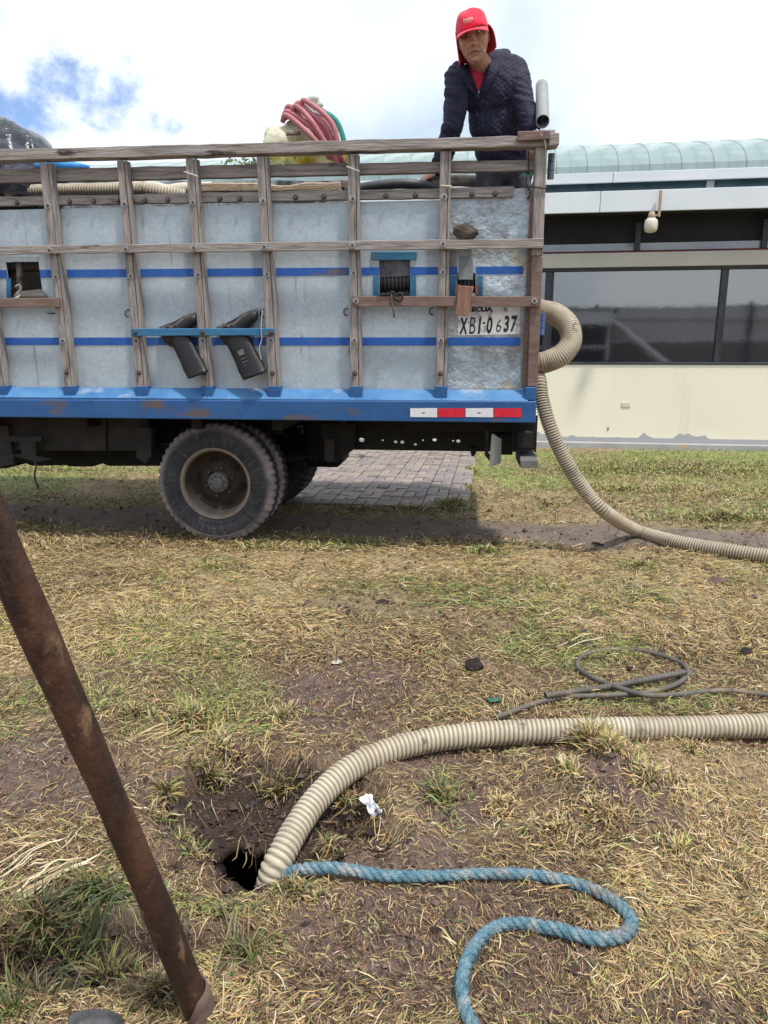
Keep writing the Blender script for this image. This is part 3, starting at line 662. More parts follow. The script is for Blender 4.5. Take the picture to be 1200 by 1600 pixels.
link('store_roof', box_mesh(-1.7, 3.3, -2.7, .2, 2.73, 2.80), m_darkfr, kiosk); link('store_shelf', box_mesh(-1.5, 3.1, -.2, .02, 1.42, 1.50), m_tarp, kiosk)
for x in (-1.4, .2, 1.6, 3.0): V, Fc = tube([(x, -.1, 0), (x, -.1, 2.25)], .05, 8); link('store_post', mesh_from(V, Fc), m_tarp, kiosk)
V, Fc = tube([(0, .35, 2.55), (7, .35, 2.42), (12, .35, 2.5)], .03, 6); link('hanging_line', mesh_from(V, Fc), m_darkfr, shed)
V, Fc = tube([(.5, .35, 2.9), (4.2, 1.2, 0)], .13, 8); link('stay_pipe', mesh_from(V, Fc), m_tarp, shed)

# ------------------------------------------------------------------ truck
TY = rad(6.3); LEAN = rad(4); sl, cl = math.sin(LEAN), math.cos(LEAN)
tu = Vector((math.cos(TY), -math.sin(TY), 0)); tw0 = Vector((-math.sin(TY), -math.cos(TY), 0)); Zv = Vector((0, 0, 1))
tv = Zv * cl + tw0 * sl; tw = tw0 * cl - Zv * sl
TO = Vector((-.9, 4.65, .8)); CAM = Vector((0, 0, CAMH))
truck = empty('flatbed_truck', (TO.x, TO.y, 0), -TY)
tag(truck, 'old truck with weathered wooden stakes, galvanised side panels and blue lower beam', 'truck')
def S(px, py, w=0):
    d = pix_dir(px, py); O = TO + tw * w; t = (O - CAM).dot(tw) / d.dot(tw); P = CAM + d * t - TO
    return P.dot(tu), P.dot(tv)
def L3(u, v, w): return Vector((u, -(v * sl + w * cl), .8 + v * cl - w * sl))
def CH(px, py, yl):
    n_ = -tw0; P0 = Vector((TO.x, TO.y, 0)) + n_ * yl; d = pix_dir(px, py); t = (P0 - CAM).dot(n_) / d.dot(n_); P = CAM + d * t - Vector((TO.x, TO.y, 0))
    return P.dot(tu), P.z
def bm_slab(bm, uv, wf, wb, bevel=.003):
    bm_hexa(bm, [L3(u, v, wf) for u, v in uv] + [L3(u, v, wb) for u, v in uv], bevel)
def slab(name, quad, wf, wb, m, bevel=.003, parent=None, uv=False):
    bm = bmesh.new(); Q = quad if uv else [S(x, y, wf) for x, y in quad]
    bm_slab(bm, Q, wf, wb, bevel); return link(name, bm_mesh(bm), m, parent or truck)
def Q(x0, x1, t0, b0, t1=None, b1=None):
    t1 = t0 if t1 is None else t1; b1 = b0 if b1 is None else b1
    return [(x0, b0), (x1, b1), (x1, t1), (x0, t0)]
WG = [(.25, (.09, .075, .068)), (.42, (.25, .215, .20)), (.60, (.37, .33, .31)), (.8, (.50, .46, .43))]
m_wv = mat('weathered_stake_wood', WG, scale=9, stretch=(7, 7, .5), bump=.6, bscale=30, bstretch=(5, 5, .35), rough=.85, stain=[((.24, .185, .155), 2.2, .57, .78, (1, 1, .6)), ((.045, .035, .03), 6, .64, .74, (3, 3, .6))])
m_wh = mat('weathered_rail_wood', WG, scale=9, stretch=(.5, 7, 7), bump=.6, bscale=30, bstretch=(.35, 5, 5), rough=.85, stain=[((.27, .21, .17), 2.0, .56, .78, (.6, 1, 1)), ((.045, .035, .03), 3, .62, .72, (.8, 3, 3))])
m_brownwood = mat('brown_painted_wood', [(.3, (.14, .09, .075)), (.7, (.24, .165, .14))], scale=8, stretch=(1, 5, 5), bump=.3, stain=[((.28, .22, .19), 5, .6, .7, (1, 3, 3))])
m_redwood = mat('reddish_wood_block', [(.3, (.20, .10, .07)), (.7, (.34, .19, .14))], scale=10, stretch=(6, 6, .8), bump=.4)
def dents(m, ns, ls, co, c):
    b = ns['Principled BSDF']
    vo = ns.new('ShaderNodeTexVoronoi'); vo.inputs['Scale'].default_value = 55; ls.new(co, vo.inputs['Vector'])
    mi = ns.new('ShaderNodeMix'); mi.data_type = 'RGBA'; mi.blend_type = 'OVERLAY'; mi.inputs[0].default_value = .10
    bw_ = ns.new('ShaderNodeRGBToBW'); ls.new(vo.outputs['Color'], bw_.inputs[0]); ls.new(c, mi.inputs[6]); ls.new(bw_.outputs[0], mi.inputs[7])
    return mi.outputs[2]
GALV = [(.3, (.41, .475, .53)), (.7, (.50, .57, .63))]
galv_stain = [((.20, .12, .08), 11, .69, .76, (2.5, 1, .35)), ((.36, .36, .37), 1.8, .60, .84, (1.6, 1, .45)), ((.24, .18, .15), 7, .68, .76, (2, 1, .6)), ((.30, .32, .34), 9, .60, .80, (3.5, 1, .22)), ((.56, .60, .64), 3, .62, .9, (3, 1, .5))]
m_galv = mat('galvanised_sheet', GALV, scale=3.5, bump=.35, bscale=2.6, rough=.52, metallic=.25, stain=galv_stain, extra=dents, bdist=.03)
m_galvd = mat('dented_galvanised_sheet', GALV, scale=3.5, bump=.85, bscale=5.5, rough=.42, metallic=.35, stain=[((.27, .26, .26), 4, .5, .70, (1.4, 1, 1)), ((.50, .46, .38), 5, .60, .68, (1, 1, 1)), ((.25, .17, .13), 8, .66, .72, (1, 1, 1))], extra=dents, bdist=.05)
m_stripe = mat('blue_stripe_paint', [(.3, (.015, .085, .36)), (.7, (.03, .13, .46))], scale=6, rough=.5, bump=.1, stain=[((.16, .12, .12), 3.5, .63, .72, (1, 1, 3))])
def tread(m, ns, ls, co, c):
    b = ns['Principled BSDF']; hh = []
    for sx, off in ((1, 0), (-1, .5)):
        sp = ns.new('ShaderNodeMapping'); sp.inputs['Rotation'].default_value = (0, rad(45) * sx, 0); sp.inputs['Location'].default_value = (off * .01, 0, 0); sp.inputs['Scale'].default_value = (1, .001, 1); ls.new(co, sp.inputs[0])
        ck = ns.new('ShaderNodeTexBrick'); ck.inputs['Scale'].default_value = 34; ck.inputs['Mortar Size'].default_value = .09; ck.inputs['Mortar Smooth'].default_value = .6; ck.offset = .5
        rt = ns.new('ShaderNodeMapping'); rt.inputs['Rotation'].default_value = (rad(-90), 0, 0); ls.new(sp.outputs[0], rt.inputs[0]); ls.new(rt.outputs[0], ck.inputs['Vector']); hh.append(ck.outputs['Fac'])
    ad = ns.new('ShaderNodeMath'); ad.operation = 'MULTIPLY'; ls.new(hh[0], ad.inputs[0]); ls.new(hh[1], ad.inputs[1])
    bn = ns.new('ShaderNodeBump'); bn.inputs['Strength'].default_value = .45; bn.inputs['Distance'].default_value = .004; ls.new(hh[0], bn.inputs['Height']); m['tb'] = 1
    ls.new(bn.outputs[0], b.inputs['Normal']); return c
m_beam = mat('blue_tread_plate', [(.3, (.014, .08, .25)), (.7, (.028, .125, .33))], scale=2.5, stretch=(1, 1, 2), rough=.5, bump=0, spec=.45, extra=tread,
             stain=[((.12, .09, .085), 3.2, .56, .70, (.8, 1, 2.0)), ((.025, .07, .20), 7, .60, .72, (1, 1, 1))])
m_ledge = mat('pale_blue_ledge', [(.3, (.035, .14, .34)), (.7, (.09, .24, .46))], scale=5, stretch=(1, 1, 1), rough=.6, bump=.1, stain=[((.30, .36, .44), 4, .58, .74, (1, 1, 2)), ((.26, .18, .16), 4, .66, .74, (1, 1, 1))])
m_blue2 = mat('worn_blue_wood', [(.3, (.025, .13, .27)), (.7, (.05, .20, .36))], scale=8, stretch=(1, 4, 4), rough=.7, bump=.3, stain=[((.10, .13, .15), 7, .56, .68, (1, 1, 1))])
m_black = mat('black_underbody', [(.3, (.006, .006, .0065)), (.7, (.018, .016, .015))], scale=6, rough=.75, bump=.4)
m_dark2 = mat('dusty_black_steel', [(.3, (.014, .013, .014)), (.7, (.042, .038, .036))], scale=5, rough=.8, bump=.4)
m_bolt = mat('rusty_bolt_steel', [(.3, (.035, .03, .03)), (.7, (.13, .10, .09))], scale=40, rough=.6, metallic=.4)
m_wash = mat('bright_washer_steel', [(.3, (.28, .27, .27)), (.7, (.45, .44, .43))], scale=40, rough=.5, metallic=.3)

U0, U1 = -3.4, 1.86
def yat(seq, x):  # linear extrapolation through pixel pairs
    (xa, ya), (xb, yb) = seq; return ya + (yb - ya) * (x - xa) / (xb - xa)
# lower beam, ledge
def rail_uv(topL, topR, botL, botR, u0, u1, w):
    a = S(*topL, w); b = S(*topR, w); c = S(*botL, w); d = S(*botR, w)
    f = lambda p, q, u: p[1] + (q[1] - p[1]) * (u - p[0]) / (q[0] - p[0])
    return [(u0, f(c, d, u0)), (u1, f(c, d, u1)), (u1, f(a, b, u1)), (u0, f(a, b, u0))]
uR = S(838, 640, .09)[0]
beam = slab('lower_beam', rail_uv((0, 624), (830, 627), (0, 652), (830, 661), U0, uR, .09), .09, -.06, m_beam, .006, uv=True)
vb = rail_uv((0, 624), (830, 627), (0, 652), (830, 661), U0, uR, .09)
vt_beam = vb[2][1]
# posts
PP = [(59, 76, 100, 116), (181, 196, 212.5, 229), (289, 306, 315, 331), (400, 417, 420, 437), (543, 560, 547.5, 565), (688, 705, 680.5, 698)]
WF = .065
posts = []
for (a, b, c, d) in PP:
    posts.append([S(c, 606, WF), S(d, 606, WF), S(b, 240, WF), S(a, 240, WF)])
sp_ = .47
for k in (1, 2, 3, 4): posts.append([(u - sp_ * k, v) for u, v in posts[0]])
vtop = posts[4][2][1]
posts[5:6] = [posts[5]]
m_mix = m_wv
for q in posts:
    bm = bmesh.new(); (u0, v0), (u1, _), (u2, v2), (u3, _) = q; v0 = vt_beam + .004 if False else v0
    v2 = vtop
    f1 = .70
    a0 = u0 + (u1 - u0) * f1; a3 = u3 + (u2 - u3) * f1
    bm_slab(bm, [(u0, v0), (a0, v0), (a3, v2), (u3, v2)], WF, .004, .003)
    bm_slab(bm, [(a0 + .003, v0), (u1, v0), (u2, v2), (a3 + .003, v2)], WF - .004, .004, .003)
    o = link('stake', bm_mesh(bm), m_wv, truck)
    sh = slab('stake_shoe', [(u0 - .004, vt_beam + .003), (u1 + .004, vt_beam + .003), (u1 + .003, v0 + .01), (u0 - .005, v0 + .01)], WF + .005, .006, m_beam, .003, uv=True)
# end post
e0 = S(824, 604, WF); e1 = S(840, 604, WF); e2 = S(855, 228, WF); e3 = S(837, 228, WF); vsp = S(830, 400, WF)[1]
def mixp(p, q, v): t = (v - p[1]) / (q[1] - p[1]); return (p[0] + (q[0] - p[0]) * t, v)
bm = bmesh.new(); L_ = mixp(e0, e3, vsp); R_ = mixp(e1, e2, vsp)
bm_slab(bm, [L_, R_, e2, e3], WF, -.03, .004); link('end_stake', bm_mesh(bm), m_wv, truck)
bm = bmesh.new(); bm_slab(bm, [(e0[0], e0[1]), (e1[0], e1[1]), (R_[0], vsp - .002), (L_[0], vsp - .002)], WF + .004, -.03, .004); link('corner_angle', bm_mesh(bm), m_brownwood, truck)
slab('corner_shoe', [(e0[0] - .012, vt_beam + .003), (uR - .004, vt_beam + .003), (uR - .004, e0[1] - .002), (e0[0] - .012, e0[1] - .002)], WF + .012, -.05, m_beam, .004, uv=True)
slab('inner_end_strip', [S(815, 604, .03), S(823, 604, .03), S(835, 300, .03), S(829, 300, .03)], .03, .003, m_brownwood, .002, uv=True)

# rails
uTR = S(872, 214, .10)[0]
topq = rail_uv((0, 233), (840, 211), (0, 251), (840, 228), U0, uTR, .085)
xj_ = S(312, 226, .085)[0]
def railpart(name, q, w0, w1, m, cuts, bev=.004):
    f = lambda u, a, b: a[1] + (b[1] - a[1]) * (u - a[0]) / (b[0] - a[0])
    us = [q[0][0]] + cuts + [q[1][0]]
    for a, b in zip(us[:-1], us[1:]):
        jit = rnd.uniform(-.002, .002)
        bm = bmesh.new(); NSEG = max(2, int((b - a) / .09)); rowsv = []
        for i in range(NSEG + 1):
            u = a + .002 + (b - a - .004) * i / NSEG
            lo = f(u, q[0], q[1]) + rnd.uniform(-.002, .002); hi = f(u, q[3], q[2]) + rnd.uniform(-.0035, .002)
            rowsv.append([bm.verts.new(L3(u, vv, ww)) for vv, ww in ((lo + .003, w0 + jit), (lo, w0 - .004), (lo, w1), (hi, w1), (hi, w0 - .004), (hi - .003, w0 + jit))])
        for r0, r1 in zip(rowsv[:-1], rowsv[1:]):
            for k in range(6): bm.faces.new((r0[k], r0[(k + 1) % 6], r1[(k + 1) % 6], r1[k]))
        bm.faces.new(rowsv[0]); bm.faces.new(rowsv[-1][::-1])
        link(name, bm_mesh(bm), m, truck)
railpart('top_rail', topq, .085, -.02, m_wh, [S(0, 240, .085)[0] - .7])
midq = rail_uv((0, 384), (850, 372), (0, 397.5), (850, 387.5), U0, S(850, 380, WF + .035)[0], WF + .035)
railpart('middle_rail', midq, WF + .035, WF + .002, m_wh, [S(304, 388, .1)[0]])
r2q = rail_uv((0, 264), (835, 249), (0, 286), (835, 266), U0, S(836, 256, 0)[0], 0.0)
railpart('inner_upper_rail', r2q, .0, -.05, m_wh, [S(188, 270, 0)[0], S(552, 270, 0)[0]])
r3q = rail_uv((0, 308), (803, 292), (0, 322.5), (803, 308), U0, S(803, 300, 0)[0], .003)
railpart('inner_lower_rail', r3q, .022, -.03, m_wh, [S(188, 310, 0)[0], S(552, 310, 0)[0]])

# bolts: washer and head share one mesh
bm = bmesh.new()
def cyl(bm, r, y0, y1, n=10, r2=None):
    a = [bm.verts.new((r * math.cos(2 * math.pi * k / n), y0, r * math.sin(2 * math.pi * k / n))) for k in range(n)]
    b = [bm.verts.new(((r2 or r) * math.cos(2 * math.pi * k / n), y1, (r2 or r) * math.sin(2 * math.pi * k / n))) for k in range(n)]
    for k in range(n): bm.faces.new((a[k], a[(k + 1) % n], b[(k + 1) % n], b[k]))
    bm.faces.new(b)
cyl(bm, .017, 0, -.003, 12); washer_me = bm_mesh(bm); washer_me.materials.append(m_wash)
bm = bmesh.new(); cyl(bm, .010, -.003, -.013, 6, .0085); head_me = bm_mesh(bm); head_me.materials.append(m_bolt)
bm = bmesh.new(); cyl(bm, .016, 0, -.012, 8, .009); dome_me = bm_mesh(bm); dome_me.materials.append(m_bolt)
def bolt(u, v, w, kind=0):
    p = L3(u, v, w)
    if kind == 0:
        o = link('bolt', washer_me, None, truck); h = link('bolt_head', head_me, None, o)
    else: o = link('bolt', dome_me, None, truck)
    o.location = p; o.rotation_euler = (-LEAN, rnd.uniform(0, 1), 0)
def vpx(px, py, w): return S(px, py, w)[1]
for q in posts:
    for py, kd in ((313, 0), (428, 0), (532, 0), (583, 1)):
        v = vpx(450, py, WF); t = (v - q[0][1]) / (q[3][1] - q[0][1]); u = q[0][0] + (q[3][0] - q[0][0]) * t + .028
        bolt(u, v, WF + .001, kd)
    v = vpx(450, 385, WF + .037); t = (v - q[0][1]) / (q[3][1] - q[0][1]); bolt(q[0][0] + (q[3][0] - q[0][0]) * t + .028, v, WF + .036, 0)
for (a, b), (a2, b2) in zip([(S(p, 300, .024)) for p in (-30, 80, 200, 320, 430, 570, 712)], [(S(p, 300, .024)) for p in (45, 170, 285, 395, 535, 680, 798)]):
    for t in (.3, .72): u = a + (a2 - a) * t; v = (r3q[0][1] + (r3q[1][1] - r3q[0][1]) * (u - r3q[0][0]) / (r3q[1][0] - r3q[0][0]) + r3q[3][1] + (r3q[2][1] - r3q[3][1]) * (u - r3q[3][0]) / (r3q[2][0] - r3q[3][0])) / 2 - .01; bolt(u, v, .023, 1)

# side panels between stakes, with three openings
vP0 = vt_beam + .045; vP1 = S(450, 318, 0)[1]
pc = sorted([(q[0][0] + q[1][0] + q[2][0] + q[3][0]) / 4 for q in posts]); edges = pc + [S(826, 450, 0)[0] + .02]
edges = [U0] + [e for e in edges if e > U0]
def opening(px0, px1, py0, py1): a = S(px0, py1, 0); b = S(px1, py0, 0); return (a[0], b[0], a[1], b[1])
OPN = [opening(17, 60, 409, 465), opening(593, 641, 406, 464), opening(714, 744, 402, 462)]
for a, b in zip(edges[:-1], edges[1:]):
    a += .0015; b -= .0015; op = [o for o in OPN if a < o[0] < b]
    bm = bmesh.new(); last = b == edges[-1] - .0015; top = vP1 + (.052 if last else 0)
    if op:
        o = op[0]
        for (x0, x1, y0, y1) in ((a, o[0], vP0, top), (o[1], b, vP0, top), (o[0], o[1], vP0, o[2]), (o[0], o[1], o[3], top)):
            bm_slab(bm, [(x0, y0), (x1, y0), (x1, y1), (x0, y1)], 0, -.006, 0)
    else: bm_slab(bm, [(a, vP0), (b, vP0), (b, top), (a, top)], 0, -.006, 0)
    link('side_panel', bm_mesh(bm), m_galvd if last else m_galv, truck)
    # paler blue ledge where the panel meets the beam
    bm = bmesh.new(); P = [L3(a, vt_beam + .001, .085), L3(b, vt_beam + .001, .085), L3(b, vP0 + .012, .006), L3(a, vP0 + .012, .006)]
    bm_hexa(bm, P + [p + Vector((0, .004, -.012)) for p in P]); link('ledge', bm_mesh(bm), m_ledge, truck)
# painted blue stripes, 3 mm proud, cut at stakes and openings
def stripe(t, b, w=.003):
    q = rail_uv((0, t[0]), (830, t[1]), (0, b[0]), (830, b[1]), U0, S(823, 422, 0)[0], 0)
    f = lambda u, i, j: q[i][1] + (q[j][1] - q[i][1]) * (u - q[i][0]) / (q[j][0] - q[i][0])
    cuts = []
    ed = edges[:-1] + [q[1][0]]
    for a, b_ in zip(ed[:-1], ed[1:]):
        segs = [(a + .02, b_ - .02)]
        for o in OPN:
            if o[2] < f(o[0], 0, 1) < o[3] and segs[0][0] < o[0] < segs[-1][1]: segs = [(segs[0][0], o[0] - .001), (o[1] + .001, segs[-1][1])]
        for s0, s1 in segs:
            if s1 - s0 > .03: slab('blue_stripe', [(s0, f(s0, 0, 1)), (s1, f(s1, 0, 1)), (s1, f(s1, 3, 2)), (s0, f(s0, 3, 2))], w, .0005, m_stripe, 0, uv=True)
stripe((422, 416), (434.5, 428)); stripe((527.5, 527), (539, 540))

# blue frames round the openings, rust coloured lower batten
def strip_px(name, x0, x1, t, b, wf, wb, m, bev=.002, x2=None, x3=None, parent=None): return slab(name, [(x0, b), (x1, b), (x3 if x3 is not None else x1, t), (x2 if x2 is not None else x0, t)], wf, wb, m, bev, parent)
strip_px('opening_header', 580, 651, 393.5, 406, .014, .002, m_blue2)
for x0, x1 in ((583, 592), (641, 650)): strip_px('opening_side_strip', x0, x1, 431 if x0 < 600 else 430, 463, .006, .0035, m_blue2, 0)
for x0, x1 in ((703, 713), (745, 754)): strip_px('opening_side_strip', x0, x1, 431, 462, .006, .0035, m_blue2, 0)
strip_px('opening_side_strip', 10, 17, 435, 465, .006, .0035, m_blue2, 0)
strip_px('tin_flap', 716, 739, 401, 437, -.004 + .014, .0005, mat('dull_tin', [(.3, (.16, .18, .19)), (.7, (.26, .285, .30))], scale=12, bump=.4, rough=.5), .001)
strip_px('tin_flap', 18, 58, 400, 409, .012, .0005, m_galv, .001)
bt = slab('lower_batten', [(551, 479), (844, 479), (844, 463.5), (551, 462.5)], WF + .03, WF + .0075, m_brownwood, .003)
bolt(*S(556, 470, WF + .03), WF + .031, 0); bolt(*S(835, 470, WF + .03), WF + .031, 0)
slab('lower_batten', [(-60, 481), (93, 480), (92, 465), (-60, 467)], WF + .03, WF + .007, m_brownwood, .004)
slab('wooden_wedge', [(711.5, 492), (731, 494), (740.5, 447.5), (717, 446)], WF + .055, WF + .032, m_redwood, .003)
slab('wooden_peg', [(710, 461), (717, 461), (718, 444), (712, 444)], .03, .007, m_redwood, .002); slab('wooden_peg', [(742, 461), (748, 461), (749, 444), (744, 444)], .03, .007, m_redwood, .002)
slab('batten_support', [(20, 464), (72, 464), (62, 452), (24, 456)], .03, -.03, m_wh, .004)
# blue strap over the boots
slab('blue_strap', [(204, 525), (429, 524), (428, 513), (204, 513.5)], WF + .022, WF + .003, m_blue2, .003)
for px in (211, 316, 424): bolt(*S(px, 519, WF + .022), WF + .023, 1)
# reflective tape
m_rw = mat('white_reflective_tape', [(.3, (.70, .70, .73)), (.7, (.80, .80, .82))], scale=20, rough=.4, bump=0)
m_rr = mat('red_reflective_tape', [(.3, (.60, .015, .04)), (.7, (.72, .03, .06))], scale=20, rough=.4, bump=0)
for i, (a, b) in enumerate(((641, 683), (684, 726), (727.5, 770.5), (771.5, 815))):
    tp = slab('reflective_tape', Q(a, b, 638, 651.5, 638 - .3, 652), .0925, .0905, (m_rw, m_rr)[i % 2], 0)
    if i % 2 == 0: slab('tape_mark', Q((a + b) / 2 - 3, (a + b) / 2 + 2, 644.5, 646), .0932, .0926, m_dark2, 0, tp)

# licence number painted on the last panel
def flake(m, ns, ls, co, c):
    n_ = ns.new('ShaderNodeTexNoise'); n_.inputs['Scale'].default_value = 30; n_.inputs['Detail'].default_value = 5; ls.new(co, n_.inputs['Vector'])
    mr = ns.new('ShaderNodeMapRange'); mr.inputs['From Min'].default_value = .69; mr.inputs['From Max'].default_value = .74; ls.new(n_.outputs['Fac'], mr.inputs['Value'])
    mi = ns.new('ShaderNodeMix'); mi.data_type = 'RGBA'; ls.new(mr.outputs[0], mi.inputs[0]); ls.new(c, mi.inputs[6]); mi.inputs[7].default_value = (.50, .51, .52, 1); return mi.outputs[2]
m_plate = mat('flaking_white_paint', [(.3, (.55, .55, .55)), (.7, (.74, .74, .73))], scale=14, bump=.2, stain=[((.33, .34, .36), 16, .54, .62, (1, 1, 1))])
m_ink2 = mat('solid_black_paint', [(.3, (.012, .012, .018)), (.7, (.05, .05, .06))], scale=40, bump=0)
m_ink = mat('flaking_black_paint', [(.3, (.012, .012, .018)), (.7, (.03, .03, .04))], scale=10, bump=0, extra=flake)
plate = slab('number_field', [(715, 524), (812, 522), (813, 478), (716, 480)], .0032, .0006, m_plate, 0)
def text_part(name, s, px, py, h_px, w, m, parent, sx=1.0, italic=0, bold=.012, width_px=None):
    cu = bpy.data.curves.new(name, 'FONT'); cu.body = s; cu.size = 1; cu.extrude = .004; cu.offset = bold; cu.shear = italic; cu.align_x = 'LEFT'
    o = bpy.data.objects.new('t', cu); sc.collection.objects.link(o)
    me = bpy.data.meshes.new_from_object(o.evaluated_get(bpy.context.evaluated_depsgraph_get())); bpy.data.objects.remove(o)
    A = get_co(me); A -= [A[:, 0].min(), A[:, 1].min(), 0]; W_, H_ = A[:, 0].max(), A[:, 1].max()
    u0, v0 = S(px, py, w); u1 = S(px + (width_px or 40), py, w)[0]; v1 = S(px, py - h_px, w)[1]
    A = np.array([list(L3(u0 + (u1 - u0) * a / W_, v0 + (v1 - v0) * b / H_, w + c * .15)) for a, b, c in A]); set_co(me, A)
    return link(name, me, m, parent)
for ch, x0, wd, dy in (('X', 717.5, 13.5, 0), ('B', 733, 9.5, -.5), ('I', 746.5, 5, -.5), ('-', 754, 4.5, -16), ('0', 760, 9, -1), ('6', 775, 7.5, -3), ('3', 786.5, 8.5, -3), ('7', 797.5, 10.5, -3)):
    text_part('number_digit', ch, x0, 522 + dy, (2.6 if ch == '-' else (20 if ch == '6' else 26)), .0036, m_ink2 if ch in 'B6' else m_ink, plate, italic=.12, bold=(.0 if ch in 'B6' else .035), width_px=wd)
text_part('country_name', 'ECUA', 737, 487.2, 7.6, .0036, m_ink, plate, bold=.06, width_px=33); text_part('country_name', 'R', 788, 487.2, 7, .0036, m_ink, plate, bold=.0, width_px=6)

# hooks
m_wire = mat('dark_wire', [(.3, (.03, .03, .035)), (.7, (.08, .07, .07))], scale=30, rough=.5, metallic=.5)
def wire_px(name, pts, w, r, m, parent=None, n=8):
    P = [L3(*S(x, y, w_), w_) for (x, y, w_) in [(q + (w,))[:3] if len(q) == 2 else q for q in pts]]
    P = resample(spline(P, n), r * 3); V, Fc = tube(P, r, 6); return link(name, mesh_from(V, Fc, smooth=True), m, parent if parent else truck)
for (x, y) in ((199, 488), (541, 486), (675, 485), (411, 488)):
    wire_px('wire_hook', [(x + 3, y - 4), (x - 2, y - 3), (x - 4, y + 1), (x - 2, y + 6), (x + 2, y + 7)], .012, .0035, m_wire)
wire_px('wire_hook', [(74, 488), (78, 490), (86, 489)], .012, .0035, m_wire)
wire_px('twisted_wire', [(590, 460, .1), (608, 459, .1), (612, 455, .105), (617, 459, .1), (616, 466, .105), (624, 471, .1), (630, 462, .105), (625, 457, .1), (618, 464, .1), (622, 470, .11)], .1, .005, m_wire)
wire_px('twisted_wire', [(612, 458, .1), (612, 470, .1), (615, 484, .1), (616, 496, .1)], .1, .006, mat('rusty_pin', [(.3, (.10, .06, .045)), (.7, (.2, .12, .09))], scale=30))
m_string = mat('pale_string', [(.3, (.50, .46, .40)), (.7, (.65, .6, .52))], scale=30)
wire_px('white_string', [(410, 485, .10), (408, 512, .10), (409, 530, .09), (405, 545, .09), (408, 562, .09)], .1, .0028, m_string)
for (x0, x1, y) in ((541, 562, 262), (287, 310, 270)): wire_px('binding_wire', [(x0, y - 2), ((x0 + x1) / 2, y + 2), (x1, y + 6)], WF + .006, .0035, m_string)
wire_px('binding_wire', [(688, 290), (696, 290.5), (706, 291)], WF + .006, .004, m_string)
wire_px('binding_wire', [(833, 292), (844, 293), (856, 294)], WF + .008, .004, m_wire)
wire_px('tie_wire', [(838, 202, .1), (846, 210, .11), (851, 220, .10), (853, 232, .09)], .1, .0035, m_string)
wire_px('loose_rope', [(826, 236, -.02), (826, 262, .03), (822, 285, .02), (828, 300, .02), (824, 312, .02)], 0, .004, m_wire)
wire_px('knotted_rope', [(833, 268, .04), (826, 276, .05), (818, 272, .04), (812, 278, .04)], 0, .006, mat('green_twine', [(.3, (.05, .14, .10)), (.7, (.10, .22, .16))], scale=30))
# corner block on the top rail and stub of timber
slab('corner_block', [(809, 220), (860, 217), (860, 203.5), (809, 205)], .112, .087, m_brownwood, .004)
slab('rail_end_timber', [(858, 228), (874, 226), (874, 207), (858, 208)], .10, -.03, m_wh, .004)
slab('rail_end_timber', [(833, 210), (868, 209), (868, 202), (833, 203)], .03, -.03, m_wh, .004)
# hinges at the rear edge
def vcyl_px(name, px, t, b, r, w, m, pieces=3):
    root = None
    for k in range(pieces):
        y0 = t + (b - t) * k / pieces; y1 = t + (b - t) * (k + 1) / pieces - 1
        P = [L3(*S(px - (y0 - t) * .05, y0, w), w), L3(*S(px - (y1 - t) * .05, y1, w), w)]
        V, Fc = tube(P, r, 12); link(name, mesh_from(V, Fc), m, truck)
m_hinge = mat('grey_blue_hinge', [(.3, (.10, .11, .15)), (.7, (.17, .18, .24))], scale=10, rough=.5, metallic=.3)
vcyl_px('gate_hinge', 862, 240, 281, .019, -.02, m_hinge); vcyl_px('gate_hinge', 847, 490, 524, .019, -.02, mat('blue_hinge', [(.3, (.04, .10, .28)), (.7, (.10, .16, .36))], scale=10))

# openings: dark ribbed hose and timber seen through them
def hose(name, P, r, pitch, m, sides=20, depth=.10, parent=None, step=6, flat=1.0, helix=True):
    pts = resample(spline(P, 14), pitch / step); n = len(pts); T, N = frames(pts)
    k = np.arange(n) / step
    V = np.empty((n, sides, 3), np.float32); ring = np.empty((n, sides))
    th = np.arange(sides) / sides * 2 * math.pi
    PT = np.array([list(p) for p in pts]); NN = np.array([list(p) for p in N]); BB = np.array([list(t.cross(q)) for t, q in zip(T, N)])
    ph = k[:, None] + (th[None, :] / (2 * math.pi) if helix else 0 * th[None, :])
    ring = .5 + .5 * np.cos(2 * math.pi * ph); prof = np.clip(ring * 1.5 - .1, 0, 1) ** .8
    rr = r * (1 - depth + depth * prof) * (1 + .012 * np.sin(k[:, None] * .21 + 1))
    V = PT[:, None, :] + rr[..., None] * (NN[:, None, :] * np.cos(th)[None, :, None] + BB[:, None, :] * np.sin(th)[None, :, None])
    V = V.reshape(-1, 3)
    Fq = []
    i = np.arange(n - 1)[:, None] * sides; j = np.arange(sides)[None, :]; j2 = (j + 1) % sides
    q = np.stack([i + j, i + j2, i + sides + j2, i + sides + j], -1).reshape(-1, 4)
    me = bpy.data.meshes.new(name); me.from_pydata(V.tolist(), [], q.tolist()); me.update()
    me.polygons.foreach_set('use_smooth', [True] * len(me.polygons))
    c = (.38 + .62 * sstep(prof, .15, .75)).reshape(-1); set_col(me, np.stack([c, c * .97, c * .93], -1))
    return link(name, me, m, parent)
HOSECOL = [(.3, (.42, .36, .27)), (.55, (.52, .46, .36)), (.75, (.60, .54, .44))]
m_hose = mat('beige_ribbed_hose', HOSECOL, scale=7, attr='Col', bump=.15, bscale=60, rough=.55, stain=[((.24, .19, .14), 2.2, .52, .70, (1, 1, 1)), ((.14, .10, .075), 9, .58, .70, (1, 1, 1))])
m_hose2 = mat('greyish_beige_hose', [(.3, (.36, .31, .24)), (.7, (.47, .41, .33))], scale=7, attr='Col', bump=.15, bscale=60, rough=.55, stain=[((.20, .17, .13), 5, .58, .74, (1, 1, 1))])
